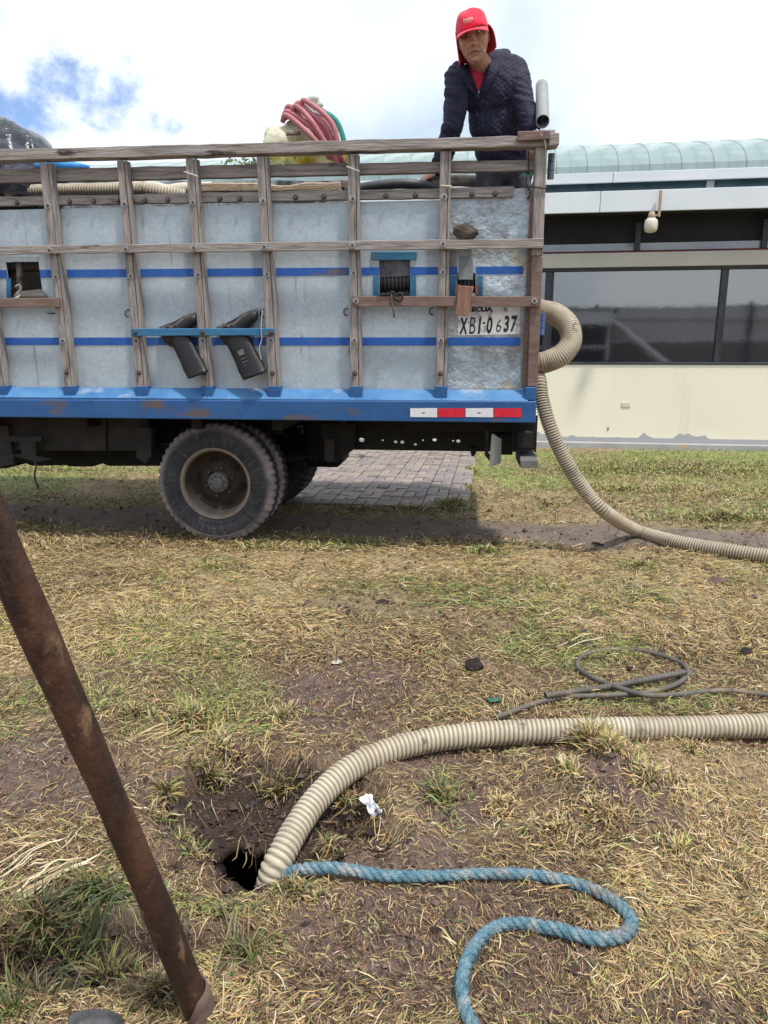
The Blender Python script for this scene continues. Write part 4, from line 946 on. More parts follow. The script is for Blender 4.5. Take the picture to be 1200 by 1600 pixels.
m_bhose = mat('black_ribbed_hose', [(.3, (.03, .03, .033)), (.7, (.09, .088, .09))], scale=9, attr='Col', bump=.3, rough=.4)
a = S(560, 441, -.09); b = S(780, 445, -.09)
hose('inner_black_hose', [L3(a[0], a[1], -.09), L3((a[0] + b[0]) / 2, a[1], -.09), L3(b[0], b[1], -.09)], .062, .024, m_bhose, parent=truck, depth=.16, step=5, helix=False)
a = S(0, 415, -.09); b = S(75, 415, -.09)
hose('inner_black_hose', [L3(a[0], a[1], -.09), L3(b[0], b[1], -.09)], .04, .024, m_bhose, parent=truck, depth=.16, step=5, helix=False)
wire_px('inner_timber', [(30, 410, -.06), (31, 466, -.06)], -.06, .02, m_wh); wire_px('twisted_wire', [(24, 448, .02), (30, 444, .03), (33, 452, .03), (26, 458, .03), (32, 462, .03), (24, 466, .05)], .02, .006, m_string)
m_crum = mat('crumpled_dark_sheet', [(.3, (.05, .055, .065)), (.7, (.22, .24, .27))], scale=12, rough=.4, bump=1.0, bscale=14, bdist=.03)
a = S(585, 434, -.03); b = S(650, 400, -.03); bm = bmesh.new(); bm_slab(bm, [(a[0], a[1]), (b[0], a[1] + .01), (b[0], b[1]), (a[0], b[1])], -.028, -.032, 0); link('crumpled_sheet', bm_mesh(bm), m_crum, truck)

# bed, far side, tank inside
def tb(name, x0, x1, y0, y1, z0, z1, m, bevel=.005, parent=None): return link(name, box_mesh(x0, x1, y0, y1, z0, z1, bevel=bevel), m, parent or truck)
zb0 = L3(0, vb[0][1], .09).z
tb('bed_floor', U0, uR - .02, .07, 1.80, zb0 - .004, zb0 + .07, m_black)
tb('far_side_panel', U0, uR, 1.78, 1.81, zb0 + .08, 2.25, m_galv); tb('front_panel', U0, U0 + .03, .03, 1.77, zb0 + .08, 2.2, m_galv)
for i in range(5): tb('gate_board', uR - .055, uR - .03, .02, 1.77, zb0 + .08 + i * .27, zb0 + .08 + i * .27 + .262, m_brownwood if i % 2 else m_wh)
tb('cargo_tank', U0 + .05, 1.02, .17, 1.72, zb0 + .075, 2.16, m_dark2, .03)
tb('rear_locker', 1.05, uR - .08, .17, 1.72, zb0 + .075, 1.56, m_dark2, .02)
# chassis
for y in (.52, 1.2): tb('frame_rail', U0, 1.25 if y > 1 else .1, y, y + .07, zb0 - .16, zb0 - .008, m_black)
for x in (-3.1, -2.5, -1.95, -1.2, -.4, .15): tb('cross_member', x, x + .07, .1, 1.76, zb0 - .085, zb0 - .006, m_black)
def ch_poly(name, pts, yl, th, m):
    P = [CH(x, y, yl) for x, y in pts]; bm = bmesh.new(); f = [bm.verts.new((x, yl, z)) for x, z in P]; g_ = [bm.verts.new((x, yl + th, z)) for x, z in P]; n = len(P)
    bm.faces.new(f); bm.faces.new(g_[::-1])
    for k in range(n): bm.faces.new((f[k], f[(k + 1) % n], g_[(k + 1) % n], g_[k]))
    return link(name, bm_mesh(bm), m, truck)
ch_poly('side_skirt_box', [(-220, 650), (165, 652), (165, 704), (90, 704), (-220, 700)], .28, .25, m_dark2)
ch_poly('side_skirt_box', [(168, 652), (232, 653), (232, 705), (168, 704)], .30, .2, m_dark2)
ch_poly('battery_tray', [(5, 665), (12, 665), (22, 725), (-10, 731), (-30, 722), (-30, 665)], .24, .3, m_dark2)
ch_poly('under_tank', [(36, 700), (250, 700), (250, 728), (170, 728), (160, 724), (145, 729), (110, 729), (104, 727), (50, 728), (36, 722)], .75, .5, m_black)
ch_poly('under_tank', [(-200, 690), (22, 690), (24, 727), (10, 732), (-200, 730)], .75, .5, m_black)
ch_poly('hinge_plate', [(14, 682), (64, 682), (64, 690), (55, 690), (56, 712), (80, 717), (60, 722), (16, 712), (34, 709), (30, 690), (14, 690)], .2, .02, m_dark2)
ch_poly('spring_hanger', [(213, 668), (236, 668), (236, 712), (227, 724), (213, 716)], .22, .06, m_dark2)
ch_poly('spring_hanger', [(500, 662), (556, 662), (552, 703), (540, 712), (524, 722), (511, 718), (505, 690)], .40, .05, m_black)
ch_poly('shackle', [(508, 686), (522, 686), (522, 720), (515, 722), (507, 718)], .33, .03, m_dark2)
x_, z_ = CH(53, 716, .2); P = [Vector((x_ + .01 * math.sin(i), .2, z_ - i * .028)) for i in range(9)]; V, Fc = tube(P, [.006, .007, .006, .008, .006, .008, .006, .009, .007], 6); link('hanging_chain', mesh_from(V, Fc), m_wire, truck)
# perforated rear plate: cells with octagonal holes
PY = .50
def holed_plate(x0, x1, z0, z1, holes, y, th):
    bm = bmesh.new(); holes = sorted(holes); cuts = [x0]
    def quad(P): f = [bm.verts.new(p) for p in P]; bm.faces.new(f)
    cur = x0
    for (hx, hz, hr) in holes:
        a = hx - hr * 1.6; b = hx + hr * 1.6
        if a <= cur: continue
        for (p, q) in ((cur, a),): quad([(p, y, z0), (q, y, z0), (q, y, z1), (p, y, z1)])
        N8 = 8; ring = [(hx + hr * math.cos(2 * math.pi * k / N8), hz + hr * .8 * math.sin(2 * math.pi * k / N8)) for k in range(N8)]
        outer = [(b, hz), (b, z1), (hx, z1), (a, z1), (a, hz), (a, z0), (hx, z0), (b, z0)]
        for k in range(N8):
            r0, r1, o0, o1 = ring[k], ring[(k + 1) % N8], outer[k], outer[(k + 1) % N8]
            quad([(r0[0], y, r0[1]), (o0[0], y, o0[1]), (o1[0], y, o1[1]), (r1[0], y, r1[1])])
            quad([(r0[0], y, r0[1]), (r1[0], y, r1[1]), (r1[0], y + th, r1[1]), (r0[0], y + th, r0[1])])
        cur = b
    quad([(cur, y, z0), (x1, y, z0), (x1, y, z1), (cur, y, z1)])
    quad([(x0, y, z0), (x1, y, z0), (x1, y + th, z0), (x0, y + th, z0)])
    return bm_mesh(bm)
xa, z0_ = CH(548, 702.5, PY); xb, _ = CH(838, 702.5, PY)
hp = []
for (px, py, r) in ((565, 687.5, 4), (575.5, 692, 2.4), (598, 688, 1.6), (618, 690.5, 2.6), (628.5, 691, 3), (637, 688, 2), (649, 694.5, 2.2), (661, 688, 1.4), (667.5, 684.5, 4.2), (679, 687.5, 3), (685.5, 688.5, 1.5), (708, 689, 1.5), (716, 689.5, 3)):
    x, z = CH(px, py, PY); hp.append((x, z, r / 205))
link('perforated_rear_plate', holed_plate(xa, xb, z0_, zb0 - .006, hp, PY, .01), m_black, truck)
ch_poly('plate_stub', [(733, 700), (746, 700), (744, 707), (741, 713), (737, 713), (735, 707)], .47, .03, m_black)
# side lamp on its bracket, bumper and step at the rear corner
ch_poly('lamp_bracket', [(757, 672), (763, 672), (763, 706), (768, 716), (766, 722), (757, 711), (759, 690)], .16, .02, m_dark2)
bm = bmesh.new(); p = [CH(764, 729, .10), CH(768, 674, .10)]
def hexa_ch(name, front, yf, back, yb, m, bev=.004):
    bm = bmesh.new(); A = [(x, yf, z) for x, z in [CH(a, b, yf) for a, b in front]]; B = [(x, yb, z) for x, z in [CH(a, b, yb) for a, b in back]]
    bm_hexa(bm, A + B, bev); return link(name, bm_mesh(bm), m, truck)
m_greyp = mat('grey_rubber', [(.3, (.10, .10, .10)), (.7, (.20, .20, .19))], scale=8, bump=.3)
m_pale = mat('pale_lamp_back', [(.3, (.30, .31, .30)), (.7, (.42, .43, .42))], scale=8, bump=.2, stain=[((.30, .14, .08), 9, .58, .7, (1, 1, 1))])
hexa_ch('side_lamp', [(764, 729), (770, 729), (773, 679), (768, 677)], .06, [(768, 728), (783, 724), (784, 686), (771, 684)], .17, m_pale)
hexa_ch('bumper_end', [(806, 702), (837, 702), (838, 674), (808, 672)], .10, [(806, 700), (836, 700), (836, 674), (806, 672)], .30, m_black, .012)
hexa_ch('rear_step', [(814, 731), (841, 731), (841, 719), (813, 719)], .02, [(806, 719), (835, 718), (834, 703), (805, 703)], .30, m_greyp, .004)
hexa_ch('step_bracket', [(806, 704), (811, 704), (816, 730), (812, 730)], .06, [(806, 704), (811, 704), (812, 718), (808, 718)], .28, m_black, .001)
tb('rear_cross_beam', xa + .4, uR - .05, .28, 1.7, zb0 - .10, zb0 - .012, m_black)
tb('rear_bumper', uR - .19, uR - .10, .34, 1.7, zb0 - .26, zb0 - .12, m_black)

# wheels
cxw, czw = CH(335.5, 757, .14); czw = .417
m_tyre = mat('dusty_tyre_rubber', [(.3, (.018, .019, .024)), (.7, (.042, .043, .052))], scale=9, attr='Col', bump=.3, bscale=60, rough=.75,
             stain=[((.24, .19, .15), 14, .60, .78, (1, 1, 1))])
def lathe(prof, seg, fn=None):
    V = []; Fc = []
    for k in range(seg):
        a = 2 * math.pi * k / seg
        for (r, y) in prof:
            rr = fn(r, y, k) if fn else r
            V.append((rr * math.cos(a), y, rr * math.sin(a)))
    n = len(prof)
    for k in range(seg):
        k2 = (k + 1) % seg
        for i in range(n - 1): Fc.append((k * n + i, k * n + i + 1, k2 * n + i + 1, k2 * n + i))
    return V, Fc
tprof = [(.222, .03), (.236, .016), (.26, .006), (.262, .003), (.266, .006), (.30, .0), (.33, .002), (.345, .006), (.349, .004), (.352, .008), (.370, .016), (.385, .028), (.394, .045), (.398, .075), (.386, .078), (.386, .084), (.398, .088), (.398, .122), (.386, .126), (.386, .132), (.398, .136), (.394, .165), (.385, .182), (.352, .202), (.30, .21), (.24, .195), (.222, .18)]
def lug(r, y, k):
    if r > .366:
        ph = (k + (0 if y < .1 else 2)) % 5
        return r - (.009 if ph in (0, 1) else 0)
    return r
V, Fc = lathe(tprof, 240, lug)
tyre_me = mesh_from(V, Fc, 'tyre'); A = np.array(V); rr_ = np.hypot(A[:, 0], A[:, 2])
ang = np.arctan2(A[:, 2], A[:, 0]); mud = sstep(rr_, .335, .365) * (A[:, 1] < .06) * (.45 + 1.0 * fbm(A[:, 0] * 1, A[:, 2] * 1, 9, 4, 3)) + .18 * sstep(fbm(ang * 22, rr_ * 9, 1.6, 4, 4), .56, .74) * (rr_ < .34) * (rr_ > .24)
mud = np.clip(mud, 0, 1)[:, None]; set_col(tyre_me, (1 - mud) * np.array([[1, 1, 1]]) + mud * np.array([[8.5, 7.0, 6.0]]))
tyre_me.materials.append(m_tyre)
rprof = [(.222, .045), (.234, .024), (.236, .016), (.231, .010), (.224, .012), (.219, .024), (.208, .036), (.204, .05), (.200, .115), (.190, .135), (.170, .148), (.150, .140), (.118, .118), (.108, .112), (.066, .112)]
V, Fc = lathe(rprof, 72); rim_me = mesh_from(V, Fc, 'rim', True)
A = np.array(V); rr_ = np.hypot(A[:, 0], A[:, 2]); low = sstep(-A[:, 2], -.02, .16)
rc = lerp(np.array([.045, .032, .028]) * np.ones((len(A), 3)), np.array([.27, .22, .185]), sstep(rr_, .208, .220)); rc = lerp(rc, np.array([.24, .19, .155]), low * (rr_ > .190) * .75)
rc = rc * (.75 + .5 * fbm(A[:, 0], A[:, 2], 14, 4, 9))[:, None]; set_col(rim_me, rc)
rim_me.materials.append(mat('muddy_rim', [(.3, (.8, .8, .8)), (.7, (1.15, 1.12, 1.1))], scale=14, attr='Col', bump=.4, bscale=50, rough=.85))
m_hub = mat('dusty_hub_steel', [(.3, (.08, .08, .085)), (.7, (.17, .165, .165))], scale=12, bump=.3, rough=.6)
V, Fc = joinVF([lathe([(.066, .112), (.066, .066), (.058, .056), (.040, .052), (.038, .046), (.018, .044), (.001, .044)], 32)]); hub_me = mesh_from(V, Fc, 'hub'); hub_me.materials.append(m_hub)
bm = bmesh.new(); cyl(bm, .0085, 0, -.012, 6); nut_me = bm_mesh(bm); nut_me.materials.append(m_bolt)
bm = bmesh.new(); cyl(bm, .017, 0, -.022, 6, .012); wn_me = bm_mesh(bm); wn_me.materials.append(m_bolt)
V, Fc = ellipsoid((0, 0, 0), (.028, .004, .017), seg=16, rings=8); hh_me = mesh_from(V, Fc, 'slot', True); hh_me.materials.append(m_black)
def wheel(x, y, z, detail=True, flip=False):
    w_ = empty('wheel', (x, y, z)); w_.parent = truck; w_.scale = (1.055, 1, 1.055)
    if flip: w_.rotation_euler = (0, 0, math.pi)
    link('tyre', tyre_me, None, w_); link('rim', rim_me, None, w_)
    if detail:
        link('hub', hub_me, None, w_)
        for k in range(8): a = k * math.pi / 4 + .2; o = link('hub_bolt', nut_me, None, w_); o.location = (.047 * math.cos(a), .054, .047 * math.sin(a))
        for k in range(6):
            a = k * math.pi / 3 + .3; o = link('wheel_nut', wn_me, None, w_); o.location = (.093 * math.cos(a), .114, .093 * math.sin(a))
            a += math.pi / 6; o = link('rim_slot', hh_me, None, w_); o.location = (.140 * math.cos(a), .127, .140 * math.sin(a)); o.rotation_euler = (0, -a + math.pi / 2, 0)
wheel(cxw, .135, czw); wheel(cxw, .375, czw, False); wheel(cxw, 1.74, czw, True, True); wheel(cxw, 1.50, czw, False, True)
V, Fc = tube([(cxw, .3, czw), (cxw, 1.6, czw)], .06, 12); link('axle', mesh_from(V, Fc, smooth=True), m_black, truck)
V, Fc = ellipsoid((cxw, .94, czw), (.2, .16, .18)); link('differential', mesh_from(V, Fc, smooth=True), m_black, truck)
for y in (.62, 1.15):
    for k in range(4): tb('leaf_spring', cxw - .6 + k * .1, cxw + .6 - k * .1, y, y + .07, czw + .12 - k * .018, czw + .136 - k * .018, m_black, .002)
tb('mud_flap', -.02 + .0, .0, .2, .62, .36, zb0 - .02, m_black, .002) if False else None
tb('inner_spare_tank', cxw + .45, cxw + .75, .9, 1.3, .42, zb0 - .05, m_black, .04)
tb('dark_filler_box', U0, cxw + .1, .85, 1.1, .60, zb0 - .01, m_black, .02)  # added black box that fills the bright gap under the bed

# ------------------------------------------------------------------ things hanging on and lying in the truck
def TL(p):  # truck local -> world
    p = Vector(p); return Vector((TO.x, TO.y, 0)) + tu * p.x - tw0 * p.y + Zv * p.z
def SW(px, py, w): return TL(L3(*S(px, py, w), w))
m_boot = mat('black_boot_rubber', [(.3, (.006, .006, .008)), (.7, (.017, .017, .021))], scale=7, bump=.2, bscale=14, bdist=.02, rough=.42, spec=.4, stain=[((.07, .06, .055), 9, .64, .80, (1, 1, 1))])
m_sole = mat('worn_boot_sole', [(.3, (.07, .06, .055)), (.7, (.20, .175, .15))], scale=18, bump=.5, rough=.8)
def ring_loft(secs, sides=20, open_end=None):
    """secs: (centre px,py, half width px, direction angle deg of width axis, depth)"""
    V = []; Fc = []
    for (cx, cy, hw, ang, dep, w) in secs:
        for k in range(sides):
            a = 2 * math.pi * k / sides; dx = math.cos(a) * hw; px = cx + dx * math.cos(rad(ang)); py = cy + dx * math.sin(rad(ang))
            V.append(SW(px, py, w + dep * math.sin(a)))
    n = len(secs)
    for i in range(n - 1):
        for k in range(sides): a = i * sides + k; b = i * sides + (k + 1) % sides; Fc.append((a, b, b + sides, a + sides))
    return V, Fc
def boot(name, label, opn, ank, heel, toe, hw, logo=False):
    (ox, oy), (ax, ay) = opn, ank
    root = empty(name, SW(ax, ay, .05)); tag(root, label, 'boot', 'rubber boots tucked behind the blue strap')
    inv = Matrix.Translation(-root.location)
    ang = math.degrees(math.atan2(ay - oy, ax - ox)) + 90
    secs = []
    W0 = .034; WO = .095
    secs.append((ox, oy, hw * .90, ang + 6, .033, WO)); secs.append((ox - (ox - ax) * .015, oy - (oy - ay) * .02, hw * 1.04, ang + 6, .042, WO))
    for t in np.linspace(.05, 1, 8): secs.append((ox + (ax - ox) * t, oy + (ay - oy) * t, hw * (1.02 - .02 * t - .06 * math.sin(math.pi * t)) + (1.2 if abs(t - .18) < .05 else 0), ang + 6 * (1 - t), .042 - .012 * t, WO + (W0 - WO) * min(1, t * 1.15)))
    V, Fc = ring_loft(secs); n0 = len(V)
    inner = [(ox - (ox - ax) * t, oy - (oy - ay) * t, hw * .84, ang + 6, .030, WO - .05 * t) for t in (0, .25)]
    Vi, Fi = ring_loft(inner); 
    V, Fc = joinVF([(V, Fc), (Vi, [f[::-1] for f in Fi])])
    s = 20
    Fc += [(k, n0 + k, n0 + (k + 1) % s, (k + 1) % s) for k in range(s)]; Fc.append(tuple(range(len(V) - s, len(V))))
    o = link('shaft', mesh_from([inv @ v for v in V], Fc, smooth=True), m_boot, root)
    # foot: lofted from heel to toe under the sole line
    hx, hy = heel; tx, ty = toe; fa = math.degrees(math.atan2(ty - hy, tx - hx)); fs = []
    for t, th, dp in ((0, 9, .034), (.08, 15, .044), (.25, 19, .050), (.45, 17, .052), (.65, 13, .058), (.85, 10.5, .058), (.96, 8, .046), (1.0, 4, .02)):
        bow = 5 * math.sin(math.pi * t) * (1 if t < .5 else .55)
        cx = hx + (tx - hx) * t; cy = hy + (ty - hy) * t + th + 2 - (6 * math.exp(-((t - .8) / .25) ** 2)) + 1
        fs.append((cx, cy, th, fa + 90, dp * .66, W0))
    V, Fc = ring_loft(fs); Fc += [tuple(range(20)), tuple(range(len(V) - 20, len(V)))[::-1]]
    link('foot', mesh_from([inv @ v for v in V], Fc, smooth=True), m_boot, root)
    # sole slab with heel block
    bm = bmesh.new(); top = []; 
    pr = [(0, 0), (.22, -1), (.24, 2.5), (.40, 3), (.55, -2.5), (.8, -5.5), (1.0, -4)]
    loA, loB, hiA, hiB = [], [], [], []
    for t, dy in pr:
        cx = hx + (tx - hx) * t; cy = hy + (ty - hy) * t + dy + (2 if t > 0 else 2); wv = .030 if t < .95 else .02
        for lst, yy, ww in ((loA, cy, W0 + wv), (loB, cy, W0 - wv), (hiA, cy + 5, W0 + wv), (hiB, cy + 5, W0 - wv)): lst.append(bm.verts.new(inv @ SW(cx, yy, ww)))
    for i in range(len(pr) - 1):
        for a, b in ((loA, loB), (loB, hiB), (hiB, hiA), (hiA, loA)): bm.faces.new((a[i], a[i + 1], b[i + 1], b[i]))
    for i in (0, -1): bm.faces.new((loA[i], loB[i], hiB[i], hiA[i]))
    link('sole', bm_mesh(bm), m_sole, root)
    if logo:
        bm = bmesh.new(); P = [inv @ SW(x, y, WO - .030 + .044) for x, y in ((374, 557), (382, 553), (379, 545), (371, 549))]; Pb = [p + Vector((0, .01, 0)) for p in P]; bm_hexa(bm, P + Pb)
        lg = link('boot_logo', bm_mesh(bm), mat('faded_logo_print', [(.3, (.10, .08, .075)), (.7, (.22, .19, .17))], scale=60), root)
        for (x, y) in ((377, 561), (379, 566), (381, 571)):
            bm = bmesh.new(); P = [inv @ SW(x + a, y + b, WO - .022 + .042) for a, b in ((0, 1.2), (8, -1.8), (7.6, -3), (-.4, 0))]; bm_hexa(bm, P + [p + Vector((0, .01, 0)) for p in P]); link('logo_line', bm_mesh(bm), m_greyp, root)
    return root
boot('rubber_boot', 'black rubber boot hanging sole up, nearer the wheel side, plain dark shaft', (310, 587), (271, 507), (251, 508), (307, 490), 16.8)
boot('rubber_boot', 'black rubber boot hanging sole up with a small pale square printed on its shaft', (399, 588), (360, 507), (341, 508), (402, 484), 19.8, True)

# stone lying on the middle rail
def rock(name, c, r, seed, m, label, cat, rough_=.35, group=None):
    V, Fc = ellipsoid((0, 0, 0), (1, 1, 1), seg=28, rings=18); rr2 = random.Random(seed); planes = [(Vector((rr2.uniform(-1, 1), rr2.uniform(-1, 1), rr2.uniform(-1, 1))).normalized(), rr2.uniform(.62, .9)) for _ in range(14)]
    out = []
    for v in V:
        v = Vector(v)
        for p, d in planes:
            q = v.dot(p)
            if q > d: v = v - p * (q - d) * .92
        k = 1 + rough_ * (float(fbm(np.array([v.x * 3 + seed]), np.array([v.y * 3 + v.z * 2.3]), 1, 4, seed)[0]) - .5)
        out.append(Vector((v.x * r[0], v.y * r[1], v.z * r[2])) * k)
    o = link(name, mesh_from(out, Fc, smooth=False), m); o.location = c; tag(o, label, cat, group); return o
m_clod = mat('dark_earth_clod', [(.3, (.012, .009, .008)), (.7, (.05, .036, .032))], scale=25, bump=1, bscale=60, bdist=.02, rough=.8)
m_stone = mat('brown_grey_stone', [(.3, (.055, .045, .035)), (.7, (.20, .17, .13))], scale=14, bump=.6, rough=.85)
tag(rock('rag_bundle', SW(728, 364, .05), (.085, .05, .055), 5, mat('dark_old_wood', [(.3, (.03, .024, .02)), (.7, (.12, .095, .075))], scale=10, stretch=(1, 4, 4), bump=.8), 'dark brown wooden lump resting on the middle rail above the number', 'lump of wood'), None)

# hoses
m_cable = mat('grey_brown_cable', [(.3, (.075, .065, .058)), (.7, (.15, .135, .12))], scale=12, bump=.3, rough=.6, stain=[((.24, .18, .12), 5, .56, .7, (1, 1, 1))])
ZH = .053
def onG(px, py, lift): 
    p = gp(px, py, 0)
    for _ in range(4): p = gp(px, py, H1(p.x, p.y) + lift)
    return p
def flatG(px, py, z): return gp(px, py, z)
P = [flatG(1420, 1122, .045), flatG(1300, 1131, .045), flatG(1200, 1134, .045), flatG(1060, 1138, .046), flatG(940, 1140, .048), flatG(820, 1143, .05), flatG(730, 1149, .05), flatG(660, 1159, .048), flatG(600, 1176, .045), flatG(545, 1203, .03), flatG(500, 1243, .005), flatG(464, 1292, -.025), flatG(442, 1332, -.05), flatG(428, 1362, -.08), gp(422, 1392, -.14), gp(418, 1425, -.28)]
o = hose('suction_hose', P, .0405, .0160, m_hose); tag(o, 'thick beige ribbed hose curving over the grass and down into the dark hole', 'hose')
D = 4.55
P = [at(790, 640, 5.3), at(815, 600, 5.05), at(832, 585, 4.8), at(842, 592, 4.62), at(847, 625, 4.56), at(860, 668, 4.52), at(884, 721, 4.52), at(915, 768, 4.52), at(950, 803, 4.52), gp(995, 829, .05), gp(1050, 845, .05), gp(1110, 856, .05), gp(1200, 869, .05), gp(1300, 880, .05), gp(1450, 890, .05)]
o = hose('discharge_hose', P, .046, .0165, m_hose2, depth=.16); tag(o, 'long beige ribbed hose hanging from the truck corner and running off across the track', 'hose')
P = [at(780, 470, 5.3), at(815, 477, 4.95), at(845, 485, 4.78), at(868, 491, 4.72), at(888, 509, 4.66), at(892, 534, 4.62), at(878, 554, 4.6), at(858, 564, 4.62), at(838, 569, 4.66), at(810, 572, 4.85), at(780, 575, 5.3)]
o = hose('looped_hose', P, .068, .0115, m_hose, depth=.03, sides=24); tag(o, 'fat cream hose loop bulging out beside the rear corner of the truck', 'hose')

# thin cable loops
P = [onG(775, 1121, .012), onG(800, 1112, .016), onG(840, 1098, .018), onG(880, 1089, .018), onG(930, 1087, .018), onG(1000, 1083, .02), onG(1050, 1072, .03), onG(1076, 1052, .02), onG(1058, 1033, .018), onG(1010, 1018, .018), onG(950, 1015, .018), onG(910, 1025, .018), onG(903, 1042, .018), onG(925, 1058, .02), onG(965, 1074, .035), onG(1010, 1086, .045), onG(1060, 1085, .02), onG(1130, 1079, .018), onG(1200, 1086, .018), onG(1300, 1098, .018), onG(1420, 1110, .018)]
V, Fc = tube(resample(spline(P, 14), .012), .0098, 10)
tag(link('thin_cable', mesh_from(V, Fc, smooth=True), m_cable), 'thin grey brown cable looped once on the grass beside the thick hose', 'cable')
P = [onG(852, 1087, .03), onG(960, 1071, .032), onG(1071, 1050, .034)]
hose('bound_cable_end', P, .0135, .017, m_cable, sides=12, depth=.28).name = 'wrapped_rod'
tag(bpy.data.objects['wrapped_rod'], 'short rod wrapped in cord lying across the loop of thin cable', 'rod')
A = np.ones((len(bpy.data.objects['wrapped_rod'].data.vertices), 3)); 

# blue rope of three strands
P = [onG(432, 1384, -.03), onG(446, 1371, .022), onG(470, 1359, .036), onG(530, 1357, .030), onG(600, 1368, .024), onG(680, 1369, .018), onG(760, 1365, .020), onG(840, 1368, .020), onG(910, 1384, .020), onG(960, 1408, .020), onG(986, 1437, .022), onG(975, 1460, .022), onG(930, 1467, .020), onG(870, 1452, .020), onG(800, 1443, .020), onG(755, 1462, .020), onG(728, 1505, .020), onG(722, 1550, .020), onG(735, 1595, .020), onG(775, 1650, .018), onG(850, 1700, .018)]
pts = resample(spline(P, 14), .0045); T, N = frames(pts)
rope = empty('blue_rope', pts[0]); tag(rope, 'frayed pale blue twisted rope snaking over the soil in the foreground', 'rope')
m_rope = mat('faded_blue_rope_fibre', [(.3, (.11, .25, .33)), (.5, (.19, .34, .42)), (.68, (.38, .46, .50))], scale=30, rough=.95, bump=1, bscale=190, bdist=.012, stain=[((.30, .25, .21), 8, .54, .70, (1, 1, 1)), ((.42, .46, .47), 16, .54, .66, (1, 1, 1)), ((.03, .045, .055), 4, .64, .72, (1, 1, 1))])
for s in range(3):
    SP = []; 
    for i, (p, t, nn) in enumerate(zip(pts, T, N)):
        a = 2 * math.pi * (i * .0045 / .066 + s / 3); b = t.cross(nn); k = 1 + .10 * math.sin(i * .031) ; SP.append(p + (nn * math.cos(a) + b * math.sin(a)) * .0072 * k - pts[0])
    V, Fc = tube(SP, [.0080 * (1 + .07 * math.sin(i * .9 + s) + .05 * math.sin(i * 2.3)) for i in range(len(SP))], 9); link('strand', mesh_from(V, Fc, smooth=True), m_rope, rope)
# frayed fibres
k = 9000; idx = R.integers(0, len(pts) - 1, k); bx = []; VV = []; FF = []
for i in idx:
    p, t, nn = pts[i], T[i], N[i]; b = t.cross(nn); a = R.uniform(0, 6.283); d = (nn * math.cos(a) + b * math.sin(a)); q = p + d * .0142 - pts[0]; h = (t * R.uniform(-1, 1) + d * R.uniform(.1, .5)).normalized() * R.uniform(.004, .011); s_ = t.cross(d) * .0006
    n0 = len(VV); VV += [q - s_, q + s_, q + h]; FF.append((n0, n0 + 1, n0 + 2))
o = link('frayed_fibres', mesh_from(VV, FF), m_rope, rope); o['kind'] = 'stuff'

# leaning pole
m_pole = mat('dark_rusty_pole', [(.3, (.012, .007, .006)), (.48, (.040, .018, .011)), (.62, (.085, .036, .018)), (.78, (.05, .028, .022))], scale=7, stretch=(1.6, 1.6, .6), bump=.9, bscale=26, bstretch=(1, 1, .6), bdist=.012, rough=.65, stain=[((.17, .10, .055), 20, .60, .70, (1.2, 1.2, .5)), ((.011, .009, .009), 4, .48, .66, (1, 1, .6)), ((.15, .12, .095), 45, .64, .72, (1, 1, .4))])
pb = gp(312, 1585, 0.0); p1 = at(-22, 790, pb.y * .82 + .0)
ax = (p1 - pb).normalized(); top = pb + ax * 2.3
pole = empty('leaning_pole', pb); tag(pole, 'thick dark brown wooden pole leaning up from the ground at the lower left', 'pole')
PP_ = [ax * (t * 2.3) + Vector((.004 * math.sin(t * 9), 0, .0)) for t in np.linspace(.0, 1, 40)]
V, Fc = tube(PP_, [.0268 + .0012 * math.sin(i * .5) + .0008 * math.sin(i * 1.7) for i in range(40)], 28); po = link('shaft', mesh_from(V, Fc, smooth=True), m_pole, pole)
sl_ = []
V = []; Fc = []; 
for i, t in enumerate(np.linspace(-.13, .075, 9)):
    T_ = ax; b1 = T_.cross(Vector((0, 1, 0))).normalized(); b2 = T_.cross(b1)
    for k in range(25):
        a = 2 * math.pi * k / 24 * .97; dirv = b1 * math.cos(a) + b2 * math.sin(a); cut = .0 + .095 * (.5 + .5 * math.cos(a + .5 + math.pi * .8))
        tt = min(t, cut) if i == 8 else t if t < cut else cut - .0005 * (8 - i)
        V.append(T_ * tt + dirv * (.0322 + .006 * (k / 25)))
for i in range(8):
    for k in range(24): a = i * 25 + k; Fc.append((a, a + 1, a + 26, a + 25))
o = link('sleeve', mesh_from(V, Fc, smooth=True), mat('pale_brown_sleeve', [(.3, (.085, .055, .045)), (.7, (.17, .12, .10))], scale=9, rough=.7), pole); sm = o.modifiers.new('s', 'SOLIDIFY'); sm.thickness = .004

a = gp(325, 1372, -.12); V, Fc = tube([a, a + Vector((.02, .03, .0)), a + Vector((.05, .09, -.5))], .022, 14)
tag(link('black_pipe', mesh_from(V, Fc, smooth=True), mat('wet_black_pipe', [(.3, (.008, .008, .012)), (.7, (.02, .02, .03))], scale=8, rough=.25, bump=.05)), 'wet black pipe end down inside the dark hole', 'pipe')
